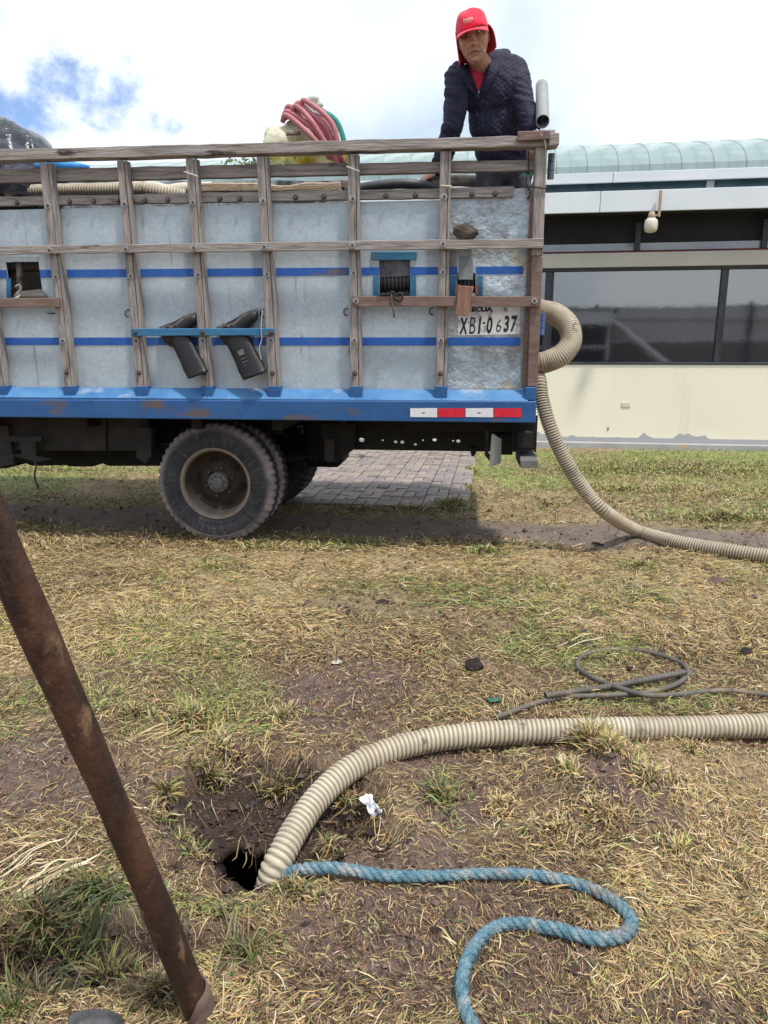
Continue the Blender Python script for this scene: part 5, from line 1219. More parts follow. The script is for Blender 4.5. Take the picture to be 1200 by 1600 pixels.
# small things on the ground
rock('soil_clod', onG(742, 1040, .018), (.045, .035, .032), 3, m_clod, 'black earth clod on the grass left of the cable loop', 'clod')
rock('stone', onG(1120, 908, .01), (.055, .04, .03), 8, mat('purple_brown_stone', [(.3, (.08, .05, .045)), (.7, (.16, .10, .09))], scale=12, bump=.6), 'reddish brown stone on the grass at the right edge', 'stone')
rock('stone', onG(148, 1612, .012), (.075, .055, .036), 17, mat('dark_grey_stone', [(.3, (.045, .045, .048)), (.7, (.12, .12, .125))], scale=9, bump=.6, rough=.6), 'dark grey rounded stone at the foot of the leaning pole', 'stone')
rock('stone', onG(525, 1034, .006), (.026, .018, .008), 21, mat('pale_stone', [(.3, (.36, .34, .29)), (.7, (.5, .47, .4))], scale=12), 'small pale flat pebble lying on the muddy patch', 'stone')
rock('soil_clod', onG(1164, 1020, .01), (.035, .03, .025), 31, m_clod, 'dark crumbly clod at the right edge above the thin cable', 'clod')
rock('soil_clod', onG(600, 940, .006), (.05, .03, .014), 37, m_clod, 'flat dark clod on the grass in front of the truck', 'clod')
rock('soil_clod', onG(984, 1046, .006), (.022, .02, .014), 39, m_clod, 'tiny dark clod inside the cable loop', 'clod')
a = onG(925, 848, .012); b = onG(943, 852, .012); V, Fc = tube([a, a.lerp(b, .5) + Vector((0, 0, .004)), b], [.008, .010, .006], 6)
tag(link('charred_stick', mesh_from(V, Fc), m_clod), 'short black stick lying on the bare track', 'stick')
def sheet(name, corners, nz, m, label, cat, seed, lift=.01):
    nU = 16; V = []; Fc = []; A_ = [onG(x, y, lift) for x, y in corners]
    for i in range(nU + 1):
        for j in range(nU + 1):
            u, v = i / nU, j / nU; p = (A_[0] * (1 - u) + A_[1] * u) * (1 - v) + (A_[3] * (1 - u) + A_[2] * u) * v
            h = float(fbm(np.array([u * 4 + seed]), np.array([v * 4]), 1, 3, seed)[0]); jg = float(fbm(np.array([u * 5 + seed]), np.array([v * 5 + 9]), 1, 2, seed)[0]) - .5
            e = max(abs(u - .5), abs(v - .5)) * 2
            V.append(p + Vector((jg * .03 * e, jg * .02 * e, h * nz)))
    for i in range(nU):
        for j in range(nU): a = i * (nU + 1) + j; Fc.append((a, a + 1, a + nU + 2, a + nU + 1))
    o = link(name, mesh_from(V, Fc), m); s_ = o.modifiers.new('s', 'SOLIDIFY'); s_.thickness = .0012; return tag(o, label, cat)
sheet('crumpled_paper', [(564, 1254), (576, 1247), (596, 1276), (584, 1283)], .03, mat('white_paper', [(.3, (.62, .62, .64)), (.7, (.78, .78, .80))], scale=9, bump=.4, stain=[((.40, .40, .46), 14, .5, .6, (1, 1, 1))]), 'crumpled white paper scrap on the soil beside the thick hose', 'paper scrap', 4)
sheet('green_leaf', [(760, 1091), (781, 1093), (784, 1097), (767, 1098)], .01, mat('dark_green_leaf', [(.3, (.02, .09, .05)), (.7, (.04, .14, .08))], scale=9, rough=.4), 'dark green leaf lying on the straw behind the thick hose', 'leaf', 6, .016)

# ---- load on the truck bed
TOPZ = 2.165
m_sack = mat('yellow_white_plastic_sack', [(.3, (.56, .52, .30)), (.45, (.60, .57, .40)), (.6, (.62, .58, .44)), (.75, (.66, .64, .56))], scale=5, rough=.4, bump=.5, bscale=12, bdist=.02, stain=[((.62, .50, .06), 3.4, .53, .66, (1, 1, 1))])
m_sack.node_tree.nodes['Principled BSDF'].inputs['Subsurface Weight'].default_value = 0
def lumps(name, items, m, label, cat, vs=.012, noise_amp=.02, parent=None):
    parts = [ellipsoid(c, r, rot=Euler((rnd.uniform(-.4, .4), rnd.uniform(-.5, .5), rnd.uniform(-.5, .5))).to_matrix(), seg=18, rings=12) for c, r in items]
    me = voxel(parts, vs, 3, name); A = get_co(me); nn_ = fbm(A[:, 0] + A[:, 1] * .7, A[:, 2] - A[:, 1] * .4, 12, 4, 7) - .5
    c = A.mean(0); d = A - c; d /= np.linalg.norm(d, axis=1)[:, None]; set_co(me, A + d * nn_[:, None] * noise_amp * 3)
    o = link(name, me, m, parent); return tag(o, label, cat) if label else o
YB_ = 5.0
lumps('yellow_sack', [(at(445, 226, YB_), (.13, .12, .10)), (at(432, 214, YB_ + .05), (.07, .07, .065)), (at(440, 252, YB_), (.16, .12, .09)), (at(520, 250, YB_), (.11, .12, .09)), (at(478, 215, YB_ + .04), (.15, .11, .13)), (at(475, 185, YB_ + .04), (.07, .06, .07)), (at(505, 235, YB_), (.13, .11, .10))],
      m_sack, 'bulging yellow and white plastic sack under the pink hose coil', 'sack')
m_wbag = mat('white_plastic_bag', [(.3, (.52, .55, .50)), (.7, (.66, .68, .62))], scale=9, rough=.35, bump=.6, bscale=18, bdist=.02)
lumps('white_bag', [(at(490, 158, YB_ + .06), (.045, .04, .03)), (at(498, 164, YB_ + .06), (.03, .03, .02)), (at(480, 166, YB_ + .07), (.03, .03, .05)), (at(486, 176, YB_ + .07), (.03, .03, .05))], m_wbag, 'knotted white plastic bag end sticking up above the pink hose', 'bag', .008, .012)
# pink hose coil draped over the sack
m_pink = mat('dusty_pink_hose', [(.3, (.40, .13, .15)), (.7, (.52, .20, .22))], scale=8, rough=.5, bump=.15, stain=[((.22, .10, .09), 7, .58, .72, (1, 1, 1))])
paths = []
coil = []
n_t = 7
for k in range(n_t):
    o1, o2 = rnd.uniform(-6, 6), rnd.uniform(-5, 5)
    f = k / (n_t - 1)
    ax0 = (447 + 26 * f + o1, 184 - 14 * f - 2 * abs(f - .5) + o2); 
    bx0 = (462 + 36 * f, 166 + 2 * f + o2)
    ex = (505 + 30 * f + o2, 240 + 4 * o1 * .3 + rnd.uniform(-2, 6))
    midp = ((ax0[0] + ex[0]) / 2 + 8 + rnd.uniform(-9, 9), (ax0[1] + ex[1]) / 2 - 10 + rnd.uniform(-8, 8))
    yy = YB_ - .14 + .022 * (k % 3)
    coil += [at(ax0[0] - 2, ax0[1] + 3, yy + .06), at(ax0[0] + 4, ax0[1] - 7, yy + .02), at(midp[0], midp[1], yy - .02), at(ex[0], ex[1], yy), at(ex[0] + 5, ex[1] + 14, yy + .10), at(ex[0] - 6, ex[1] + 4, yy + .26), at(midp[0] + 4, midp[1] - 2, YB_ + .18), at(ax0[0] + 10, ax0[1] - 4, YB_ + .14)]
V, Fc = tube(resample(spline(coil, 8), .012), .0165, 10)
tag(link('pink_hose_coil', mesh_from(V, Fc, smooth=True), m_pink), 'coil of dusty pink hose draped over the yellow sack on the truck', 'hose')
P = [at(503, 176, YB_ + .1), at(515, 180, YB_ + .05), at(526, 190, YB_ + .03), at(533, 205, YB_ + .03), at(538, 224, YB_ + .03), at(541, 245, YB_ + .06)]
V, Fc = tube(spline(P, 8), .017, 10); tag(link('green_hose', mesh_from(V, Fc, smooth=True), mat('sea_green_hose', [(.3, (.02, .20, .18)), (.7, (.05, .30, .26))], scale=8)), 'sea green hose showing behind the pink hose coil', 'hose')
V, Fc = tube([at(447, 209, YB_ - .15), at(470, 208, YB_ - .13)], .012, 10); tag(link('broken_stick', mesh_from(V, Fc), m_brownwood), 'short brown stick poking out of the yellow sack', 'stick')
# leaves of cut greens by the sack
k = 260; c = at(400, 252, 4.95); c2 = at(435, 250, 4.9)
bx = np.concatenate([R.normal(c.x, .09, k // 2), R.normal(c2.x, .06, k // 2)]); VV = []; FF = []; 
for i in range(k):
    p = Vector((bx[i], c.y + R.normal(0, .05), c.z - .06 + abs(R.normal(0, .035)))); h = Vector((R.uniform(-1, 1), R.uniform(-.5, .5), R.uniform(-.2, 1))).normalized() * R.uniform(.02, .05); s_ = Vector((h.z, 0, -h.x)).normalized() * .006; n0 = len(VV); VV += [p - s_ * .3, p + h * .5 - s_, p + h, p + h * .5 + s_]; FF.append((n0, n0 + 1, n0 + 2, n0 + 3))
tag(link('cut_greens', mesh_from(VV, FF), mat('cut_green_leaves', [(.3, (.08, .16, .05)), (.7, (.22, .32, .13))], scale=20)), 'bunch of cut green leaves beside the yellow sack', 'leaves', kind='stuff')
# dark plastic tarpaulin heap at the left
def tarp_heap():
    nU, nV = 70, 40; V = []; Fc = []
    for i in range(nU + 1):
        for j in range(nV + 1):
            u = i / nU; v = j / nV; px = -190 + 272 * u
            hpx = 264 - 92 * math.sqrt(max(0, 1 - ((px + 50) / 135.0) ** 2)) if px < 85 else 264
            zt = at(px, hpx, 5.05).z; 
            a = math.pi * v; y = 5.15 - .34 * math.cos(a) * math.sin(math.pi * min(1, (1.02 - u) * 2)) ** .5 if u > .5 else 5.15 - .34 * math.cos(a); z = 2.27 + max(0.0, zt - 2.27) * math.sin(a) ** .7
            f = float(fbm(np.array([u * 7 + v * 3]), np.array([v * 6 - u * 2]), 1, 4, 5)[0]) - .5
            rg = 1 - abs(2 * float(fbm(np.array([u * 16 + v * 4 + 3]), np.array([v * 3 + u * 5]), 1, 2, 15)[0]) - 1); V.append(Vector((at(px, 230, 5.05).x, y + f * .10 * math.sin(a) - (rg - .7) * .09 * math.sin(a), z + f * .06 * math.sin(a))))
    for i in range(nU):
        for j in range(nV): a = i * (nV + 1) + j; Fc.append((a, a + 1, a + nV + 2, a + nV + 1))
    return mesh_from(V, Fc, smooth=True)
m_plast = mat('grey_black_plastic_sheet', [(.36, (.010, .010, .014)), (.52, (.025, .025, .035)), (.62, (.07, .07, .10)), (.80, (.15, .15, .20))], scale=3.0, stretch=(1, 1, 2.2), rough=.22, bump=.5, bscale=4, bstretch=(1, 1, 2.5), bdist=.05, dist=.6, spec=.6, detail=2)
tag(link('plastic_sheet', tarp_heap(), m_plast), 'heap covered with grey black plastic sheeting at the front of the truck bed', 'tarpaulin')
V, Fc = tube([at(40, 262, 5.0), at(85, 259, 4.95), at(140, 262, 5.0)], [.02, .05, .015], 10, flat=1.6); tag(link('blue_bag', mesh_from(V, Fc, smooth=True), mat('bright_blue_plastic', [(.3, (.03, .22, .60)), (.7, (.10, .38, .75))], scale=8)), 'bright blue plastic bundle just right of the black plastic heap', 'bag')
a = at(-120, 283, 5.3); b = at(545, 278.5, 5.3); V = []; Fc = []
for i in range(61):
    t = i / 60; x = a.x + (b.x - a.x) * t; zt = a.z + (b.z - a.z) * t + .025 * (vn(t * 22, 4) - .5)
    for (dy, z) in ((-.02, 2.16), (-.03, zt - .02), (.05, zt), (.2, zt - .01), (.3, 2.16)): V.append(Vector((x, a.y + dy + .03 * (vn(t * 18, 6) - .5), z)))
for i in range(60):
    for j in range(4): q = i * 5 + j; Fc.append((q, q + 1, q + 6, q + 5))
tag(link('folded_tarpaulin', mesh_from(V, Fc, smooth=True), m_crum), 'dark folded sheet lying along the bed behind the ribbed hose and timber', 'tarpaulin')
# lengths lying along the bed behind the lattice
P = [at(-60, 300, 4.92), at(20, 300, 4.92), at(90, 298, 4.9), at(150, 297, 4.88), at(210, 296, 4.88), at(245, 300, 4.9), at(290, 306, 4.95)]
tag(hose('ribbed_hose', P, .042, .018, m_hose, sides=14, depth=.1), 'beige ribbed hose lying along the bed seen between the wooden rails', 'hose')
P = [at(190, 288, 5.05), at(240, 292, 5.0), at(262, 297, 4.96), at(285, 294, 4.98), at(330, 292, 5.1)]
V, Fc = tube(spline(P, 8), .034, 12); tag(link('cream_pipe', mesh_from(V, Fc, smooth=True), mat('cream_plastic_pipe', [(.3, (.50, .46, .38)), (.7, (.60, .55, .46))], scale=8, stain=[((.3, .2, .15), 8, .55, .7, (1, 1, 1))])), 'smooth cream pipe end behind the rails left of the timber', 'pipe')
V, Fc = tube([at(10, 306, 4.85), at(22, 296, 4.86), at(30, 288, 4.9)], .03, 12); tag(link('pipe_elbow', mesh_from(V, Fc, smooth=True), bpy.data.materials['cream_plastic_pipe']), 'short cream pipe elbow under the plastic sheeting', 'pipe')
def timber(name, x0, x1, t0, b0, Yd, m, label):
    a, b, c_, d = at(x0, b0, Yd), at(x1, b0 - 1, Yd), at(x1, t0 - 1, Yd), at(x0, t0, Yd); bm = bmesh.new(); bk = Vector((0, .09, 0)); bm_hexa(bm, [a, b, c_, d, a + bk, b + bk, c_ + bk, d + bk], .008)
    bmesh.ops.subdivide_edges(bm, edges=[e for e in bm.edges if e.calc_length() > .2], cuts=24)
    for v in bm.verts: v.co.z += .006 * (vn(v.co.x * 9, 3) - .5) + (-.018 * max(0, vn(v.co.x * 5, 8) - .55) * 3 if v.co.z > (a.z + c_.z) / 2 else 0)
    return tag(link(name, bm_mesh(bm), m), label, 'timber')
m_timber = mat('pale_splintered_timber', [(.3, (.22, .14, .08)), (.5, (.42, .32, .22)), (.7, (.52, .43, .33))], scale=6, stretch=(.6, 4, 4), bump=.8, rough=.85, stain=[((.12, .06, .03), 4, .58, .68, (1, 2, 2))])
timber('split_timber', 308, 531, 285, 300, 4.78, m_timber, 'splintered pale brown timber lying behind the rails under the yellow sack')
timber('timber_offcut', 533, 556, 281, 294, 4.82, m_brownwood, 'short timber offcut right of the splintered beam')
P = [at(540, 300, 4.75), at(575, 292, 4.72), at(620, 287, 4.70), at(655, 289, 4.70), at(690, 297, 4.72)]
V, Fc = tube(spline(P, 8), .030, 14); tag(link('grey_duct', mesh_from(V, Fc, smooth=True), mat('dark_grey_rubber_hose', [(.3, (.05, .052, .06)), (.7, (.10, .10, .115))], scale=8, rough=.45)), 'smooth dark grey rubber hose under the hand of the man', 'hose')
P = [at(655, 291, 4.80), at(675, 287, 4.80), at(690, 284, 4.84), at(720, 282, 4.92), at(760, 285, 5.1)]
tag(hose('short_ribbed_hose', P, .036, .014, m_hose, sides=14, depth=.12), 'short piece of cream ribbed hose held down by the hand of the man', 'hose')

# galvanised pipe tied to the corner post
pa, pb_ = at(848, 190, 4.30), at(846.5, 134, 4.78)
ax_ = (pb_ - pa).normalized(); e_ = ax_.cross(Vector((1, 0, 0))).normalized(); V = []; Fc = []; s = 28; b1 = ax_.cross(e_).normalized()
for (q, r) in ((pa, .0365), (pb_, .0365), (pb_, .0325), (pa, .0325)):
    for k in range(s): a = 2 * math.pi * k / s; V.append(q + (e_ * math.cos(a) + b1 * math.sin(a)) * r)
for i in range(4):
    for k in range(s): Fc.append((i * s + k, i * s + (k + 1) % s, ((i + 1) % 4) * s + (k + 1) % s, ((i + 1) % 4) * s + k))
me = mesh_from(V, Fc); bmx = bmesh.new(); bmx.from_mesh(me); bmesh.ops.recalc_face_normals(bmx, faces=bmx.faces[:]); bmx.to_mesh(me); bmx.free()
for p_ in me.polygons: p_.use_smooth = True
me.set_sharp_from_angle(angle=rad(40))
tag(link('steel_pipe', me, mat('matt_galvanised_pipe', [(.3, (.26, .27, .27)), (.7, (.36, .37, .37))], scale=6, rough=.5, metallic=.3, stain=[((.16, .14, .13), 9, .58, .7, (1, 1, 1))])), 'open ended grey steel pipe standing at the rear top corner of the truck', 'pipe')

# ------------------------------------------------------------------ the man on the truck
def proj(p):
    v = Vector(p) - CAM; d = v.y * math.cos(PITCH) - v.z * math.sin(PITCH); u = v.y * math.sin(PITCH) + v.z * math.cos(PITCH)
    return 600 + F * v.x / d, 800 - F * u / d
man = empty('person', (at(785, 260, 4.8).x, 4.85, 1.56))
tag(man, 'man in red cap with neck flap and dark quilted jacket leaning over the truck side', 'person')
INV = Matrix.Translation(-man.location)
def mlink(name, me, m, parent=man):
    me.transform(INV); o = link(name, me, m, parent); return o
HC = at(739.5, 62, 4.50)
HR = (Matrix.Rotation(rad(-9), 3, 'Z') @ Matrix.Rotation(rad(17), 3, 'X') @ Matrix.Rotation(rad(-10), 3, 'Y')).to_3x3()
HS = 1.07
def gs(x, c, s): return math.exp(-((x - c) / s) ** 2)
def face_disp(x, z):
    ax_ = abs(x); d = 0
    d += .009 * gs(ax_, 0, .009) * gs(z, .012, .022) + .027 * gs(ax_, 0, .0125) * gs(z, -.022, .013) + .012 * gs(ax_, .015, .007) * gs(z, -.027, .009)
    d += .007 * gs(ax_, .026, .026) * gs(z, .044, .009) - .013 * gs(ax_, .031, .015) * gs(z, .024, .012)
    d += .006 * gs(ax_, .048, .016) * gs(z, -.008, .016) - .005 * gs(ax_, .047, .014) * gs(z, -.05, .018)
    zm = -.059 - 9 * ax_ * ax_
    if ax_ < .036: d += -.0055 * gs(z, zm, .0035) + .005 * gs(z, zm + .008, .005) * gs(ax_, 0, .022) + .005 * gs(z, zm - .009, .006) * gs(ax_, 0, .020)
    fxl = .019 + (-.030 - z) * .50
    if -.072 < z < -.022: d += -.0055 * gs(ax_, fxl, .004) + .003 * gs(ax_, fxl + .009, .007)
    d += .009 * gs(ax_, 0, .020) * gs(z, -.098, .014) - .004 * gs(ax_, 0, .02) * gs(z, -.079, .006)
    return d
def head_parts():
    V, Fc = ellipsoid((0, 0, 0), (.077, .097, .120), seg=120, rings=90); out = []
    for v in V:
        x, y, z = v
        if z < -.01: t = min(1, (-.01 - z) / .11); x *= 1 - .16 * t; y = y * (1 - .10 * t) - .012 * t
        if y < .02:
            w = min(1, (.02 - y) / .05); fl = face_disp(x, z) * w * 1.6; y -= fl; y += .008 * gs(x, 0, .05) * gs(z, -.02, .05)
        out.append(HC + HR @ (Vector((x, y, z)) * HS))
    return out, Fc
def hp_(x, y, z): return HC + HR @ (Vector((x, y, z)) * HS)
def hand(wrist, d, side, palmn, curl=.5, spread=.017, thumb=1, size=1.0):
    """d: direction of the fingers, side: index->little, palmn: palm normal"""
    d, side, palmn = d.normalized(), side.normalized(), palmn.normalized(); P = []
    M3 = Matrix((side, d, palmn)).transposed(); pc_ = wrist + d * .048 * size
    P.append(ellipsoid(pc_, (.041 * size, .052 * size, .017 * size), rot=M3, seg=16, rings=12)); P.append(capsule(wrist - d * .04, wrist + d * .02, .026, .025))
    for i, L_ in enumerate((.072, .080, .075, .058)):
        base = wrist + d * (.085 if i in (1, 2) else .080) * size + side * ((i - 1.5) * spread) * 1.12 * size; dd = d.copy(); p = base; r = .0092 if i < 3 else .0080
        for s, f in enumerate((.44, .32, .24)):
            ca = curl * (.7 + .5 * s) + .04 * i; dd = (d * math.cos(ca * (s + 1) * .8) + palmn * math.sin(ca * (s + 1) * .8)).normalized(); q = p + dd * L_ * f * size; P.append(capsule(p, q, r * size, r * .93 * size, n=2, sides=10)); p = q; r *= .93
    tb_ = wrist + d * .022 - side * .026 * size; t1 = tb_ + (d * .6 - side * .6 + palmn * .45).normalized() * .042; t2 = t1 + (d * .85 - side * .15 + palmn * .5).normalized() * .032
    P += [capsule(tb_, t1, .0135, .0115, n=2, sides=10), capsule(t1, t2, .0108, .0092, n=2, sides=10)]
    return P
wl_, wr_ = at(684, 268, 4.76), at(833, 204, 4.50)
shL, elL = at(717, 122, 4.64), at(708, 193, 4.62)
shR, elR = at(804, 114, 4.70), at(818, 158, 4.58)
hipL, hipR = at(768, 275, 4.83), at(806, 275, 4.83)
kL, kR = Vector((hipL.x + .01, 4.76, 1.99)), Vector((hipR.x + .03, 4.80, 1.99)); aL, aR = Vector((hipL.x - .01, 4.86, 1.65)), Vector((hipR.x + .03, 4.90, 1.65))
torso = [((770, 138, 4.70), (.170, .115, .16)), ((777, 188, 4.74), (.155, .110, .15)), ((784, 232, 4.80), (.150, .108, .12)), ((788, 266, 4.84), (.160, .112, .11)), ((768, 112, 4.72), (.150, .105, .09))]
def torso_parts(inf): return [ellipsoid(at(*c), (r[0] + inf, r[1] + inf, r[2] + inf), seg=28, rings=20) for c, r in torso] + [capsule(at(742, 120, 4.66), at(794, 112, 4.72), .070 + inf, .070 + inf)]
def arm_parts(inf, wristf=1.0):
    o_ = []
    for s_, e_, w_ in ((shL, elL, wl_), (shR, elR, wr_)): o_ += [capsule(s_, e_, .060 + inf, .047 + inf), capsule(e_, e_.lerp(w_, wristf), .047 + inf, .031 + inf)]
    return o_
body_parts = [head_parts(), capsule(hp_(0, .02, -.06), at(757, 112, 4.66), .056, .060)] + torso_parts(-.01) + arm_parts(-.006)
for s in (-1, 1): body_parts.append(ellipsoid(hp_(s * .078, .012, .002), (.010, .020, .033), rot=HR @ Matrix.Rotation(rad(-15 * s), 3, 'Z')))
body_parts += [capsule(hipL, kL, .082, .055), capsule(kL, aL, .054, .040), capsule(hipR, kR, .082, .055), capsule(kR, aR, .054, .040)]
for a_ in (aL, aR): body_parts += [capsule(a_ + Vector((0, .02, -.045)), a_ + Vector((0, -.15, -.06)), .035, .028)]
dL = (at(652, 284, 4.76) - wl_); body_parts += hand(wl_, dL, Vector((.1, -.8, -.4)), Vector((.25, .2, -1)), curl=.48, thumb=1)
body_parts += hand(wr_ + Vector((0, 0, -.01)), Vector((0, -.25, -1)), Vector((-1, 0, .0)), Vector((0, 1, -.2)), curl=.3)
bme = voxel(body_parts, .0042, 2, 'body')
A = get_co(bme); hm = np.array((HR.to_4x4()).inverted()); Lh = (A - np.array(HC)) @ np.array(HR) / HS
x, y, z = Lh[:, 0], Lh[:, 1], Lh[:, 2]; axx = np.abs(x); front = (y < -.04) & (np.abs(z) < .15)
skin = np.array([.46, .25, .17]) * (.88 + .24 * fbm(A[:, 0] * 30, A[:, 2] * 30, 1, 3, 3))[:, None]
g_ = lambda v, c, s: np.exp(-((v - c) / s) ** 2)
skin = lerp(skin, np.array([.42, .20, .15]), .35 * front * (g_(axx, .045, .018) * g_(z, -.015, .02) + g_(axx, 0, .014) * g_(z, -.024, .014)))
skin = lerp(skin, np.array([.26, .10, .09]), .8 * front * (axx < .030) * g_(z, -.060 - 9 * axx ** 2, .0075))
skin = lerp(skin, np.array([.05, .03, .025]), .9 * front * (axx < .031) * g_(z, -.059 - 9 * axx ** 2, .0022))
skin = lerp(skin, np.array([.07, .055, .05]), .8 * front * (axx > .010) * (axx < .050) * g_(z, .043 + .006 * np.sin(axx * 60), .0045))
skin = lerp(skin, np.array([.22, .15, .12]), .25 * front * (z < -.04) * sstep(fbm(x * 300, z * 300, 1, 2, 6), .5, .6))
hair = (z > -.03) & (y > .015) & (np.abs(z) < .16); skin[hair] = np.array([.07, .065, .065])
set_col(bme, skin)
m_skin = mat('weathered_skin', [(.3, (.92, .92, .92)), (.7, (1.08, 1.06, 1.04))], scale=20, attr='Col', bump=.25, bscale=90, bdist=.004, rough=.55)
m_skin.node_tree.nodes['Principled BSDF'].inputs['Subsurface Weight'].default_value = .08
m_skin.node_tree.nodes['Principled BSDF'].inputs['Subsurface Radius'].default_value = (.012, .005, .003)
body = mlink('body', bme, m_skin)
m_eye = mat('eye', [(.3, (.45, .40, .36)), (.7, (.5, .45, .4))], bump=0, rough=.2); m_iris = mat('dark_iris', [(.3, (.01, .008, .006)), (.7, (.02, .015, .01))], bump=0, rough=.1)
for s in (-1, 1):
    V, Fc = ellipsoid(hp_(s * .030, -.079, .022), (.0125 * HS, .010 * HS, .0052 * HS), rot=HR, seg=16, rings=10); e_ = mlink('eye', mesh_from(V, Fc, smooth=True), m_eye)
    V, Fc = ellipsoid(hp_(s * .030 - .001, -.0875, .021), (.0052 * HS, .003 * HS, .0050 * HS), rot=HR, seg=12, rings=8); mlink('iris', mesh_from(V, Fc, smooth=True), m_iris, e_)
# red shirt under the jacket
m_redc = mat('red_cloth', [(.3, (.50, .018, .045)), (.7, (.62, .035, .07))], scale=6, rough=.85, bump=.3, bscale=12, bdist=.02, sheen=.2)
sh = voxel(torso_parts(.004) + [capsule(at(747, 101, 4.62), at(757, 114, 4.66), .064, .075)], .009, 3, 'shirt')
mlink('red_shirt', sh, m_redc)
# quilted jacket with an open V
def quilt(m, ns, ls, co, c):
    b = ns['Principled BSDF']; nz = ns.new('ShaderNodeTexNoise'); nz.inputs['Scale'].default_value = 6; ls.new(co, nz.inputs['Vector'])
    h = None
    for ang in (35, -35):
        mp = ns.new('ShaderNodeMapping'); mp.inputs['Rotation'].default_value = (0, rad(ang), 0); ls.new(co, mp.inputs[0])
        wv = ns.new('ShaderNodeTexWave'); wv.wave_type = 'BANDS'; wv.bands_direction = 'Z'; wv.inputs['Scale'].default_value = 14; wv.inputs['Distortion'].default_value = 4.5; wv.inputs['Detail'].default_value = 3; wv.inputs['Detail Scale'].default_value = 1.6; ls.new(mp.outputs[0], wv.inputs['Vector'])
        pw = ns.new('ShaderNodeMath'); pw.operation = 'POWER'; ls.new(wv.outputs['Fac'], pw.inputs[0]); pw.inputs[1].default_value = .35
        if h is None: h = pw.outputs[0]
        else: mm = ns.new('ShaderNodeMath'); mm.operation = 'MULTIPLY'; ls.new(h, mm.inputs[0]); ls.new(pw.outputs[0], mm.inputs[1]); h = mm.outputs[0]
    bn = ns.new('ShaderNodeBump'); bn.inputs['Strength'].default_value = .32; bn.inputs['Distance'].default_value = .008; ls.new(h, bn.inputs['Height'])
    n3 = ns.new('ShaderNodeTexNoise'); n3.inputs['Scale'].default_value = 13; n3.inputs['Detail'].default_value = 5; ls.new(co, n3.inputs['Vector'])
    bn2 = ns.new('ShaderNodeBump'); bn2.inputs['Strength'].default_value = .5; bn2.inputs['Distance'].default_value = .03; ls.new(n3.outputs['Fac'], bn2.inputs['Height']); ls.new(bn.outputs[0], bn2.inputs['Normal']); ls.new(bn2.outputs[0], b.inputs['Normal'])
    return c
m_jack = mat('dark_quilted_fabric', [(.3, (.014, .013, .034)), (.7, (.028, .028, .056))], scale=14, rough=.75, bump=0, extra=quilt, spec=.25, sheen=.05, stain=[((.060, .052, .085), 30, .58, .7, (1, 1, 1))])
jp = torso_parts(.022) + arm_parts(.020, .93)
jp += [capsule(at(765, 92, 4.74), at(786, 92, 4.75), .05, .055)]
jme = voxel(jp, .0075, 3, 'jacket')
A = get_co(jme)
# folds: sleeves and waist
Nn = np.empty(len(A) * 3, np.float32); jme.vertex_normals.foreach_get('vector', Nn); Nn = Nn.reshape(-1, 3)
sleeve = sstep(A[:, 0], at(795, 120, 4.6).x, at(812, 120, 4.6).x) + sstep(-A[:, 0], -at(728, 120, 4.6).x, -at(715, 120, 4.6).x)
fold = (np.abs(fbm(A[:, 0] * 5 + A[:, 1] * 4, A[:, 2] * 22 + A[:, 0] * 8, 1, 3, 9) - .5)) * .040 * sleeve + (fbm(A[:, 0] * 9 + A[:, 2] * 5, A[:, 2] * 9 - A[:, 1] * 3, 1, 4, 19) - .5) * .028
set_co(jme, A + Nn * (fold - .004)[:, None])
bm = bmesh.new(); bm.from_mesh(jme); kill = []
TRI = [(727, 92), (765, 84), (748, 145)]
def inside(px, py):
    s_ = []
    for (x0, y0), (x1, y1) in zip(TRI, TRI[1:] + TRI[:1]): s_.append((x1 - x0) * (py - y0) - (y1 - y0) * (px - x0))
    return all(v > 0 for v in s_) or all(v < 0 for v in s_)
for f in bm.faces:
    c = f.calc_center_median()
    if c.y < 4.70 and inside(*proj(c)): kill.append(f)
bmesh.ops.delete(bm, geom=kill, context='FACES'); bm.to_mesh(jme); bm.free()
jack = mlink('jacket', jme, m_jack)
# collar lapels, zip, cuffs, hem
def strip_mesh(rows, th=.004):
    V = [p for r in rows for p in r]; n = len(rows[0]); Fc = []
    for i in range(len(rows) - 1):
        for j in range(n - 1): a = i * n + j; Fc.append((a, a + 1, a + n + 1, a + n))
    return mesh_from(V, Fc, smooth=True)
from mathutils.bvhtree import BVHTree
bmq = bmesh.new(); bmq.from_mesh(jme); jack_bvh = BVHTree.FromBMesh(bmq)
def on_jacket(px, py, lift):
    d = pix_dir(px, py).normalized(); h_ = jack_bvh.ray_cast(CAM - man.location, d)
    p = h_[0] if h_[0] is not None and h_[0].y < 0 else at(px, py, 4.64) - man.location
    return p - d * lift
for nm, pts_, sgn in (('collar', [(757, 90), (760, 100), (758, 112), (754, 126), (749, 143)], 1), ('collar', [(729, 96), (730, 106), (733, 118), (739, 131), (747, 144)], -1)):
    rows = []
    for i, (px, py) in enumerate(pts_):
        wd = (20, 18, 13, 8, 2)[i] * (1 if sgn > 0 else .62); k_ = (1, .9, .7, .4, .1)[i]
        rows.append([on_jacket(px + sgn * 4, py + 2, .012), on_jacket(px + sgn * 4, py - 1, .030 * k_ + .010), on_jacket(px + sgn * (4 + wd * .5), py + 2, .034 * k_ + .010), on_jacket(px + sgn * (4 + wd), py + 6, .014), on_jacket(px + sgn * (4 + wd * 1.05), py + 8, -.004)])
    me = strip_mesh(rows); o = link(nm, me, m_jack, jack); s_ = o.modifiers.new('s', 'SOLIDIFY'); s_.thickness = .006; s2 = o.modifiers.new('b', 'SUBSURF'); s2.levels = 2; s2.render_levels = 2
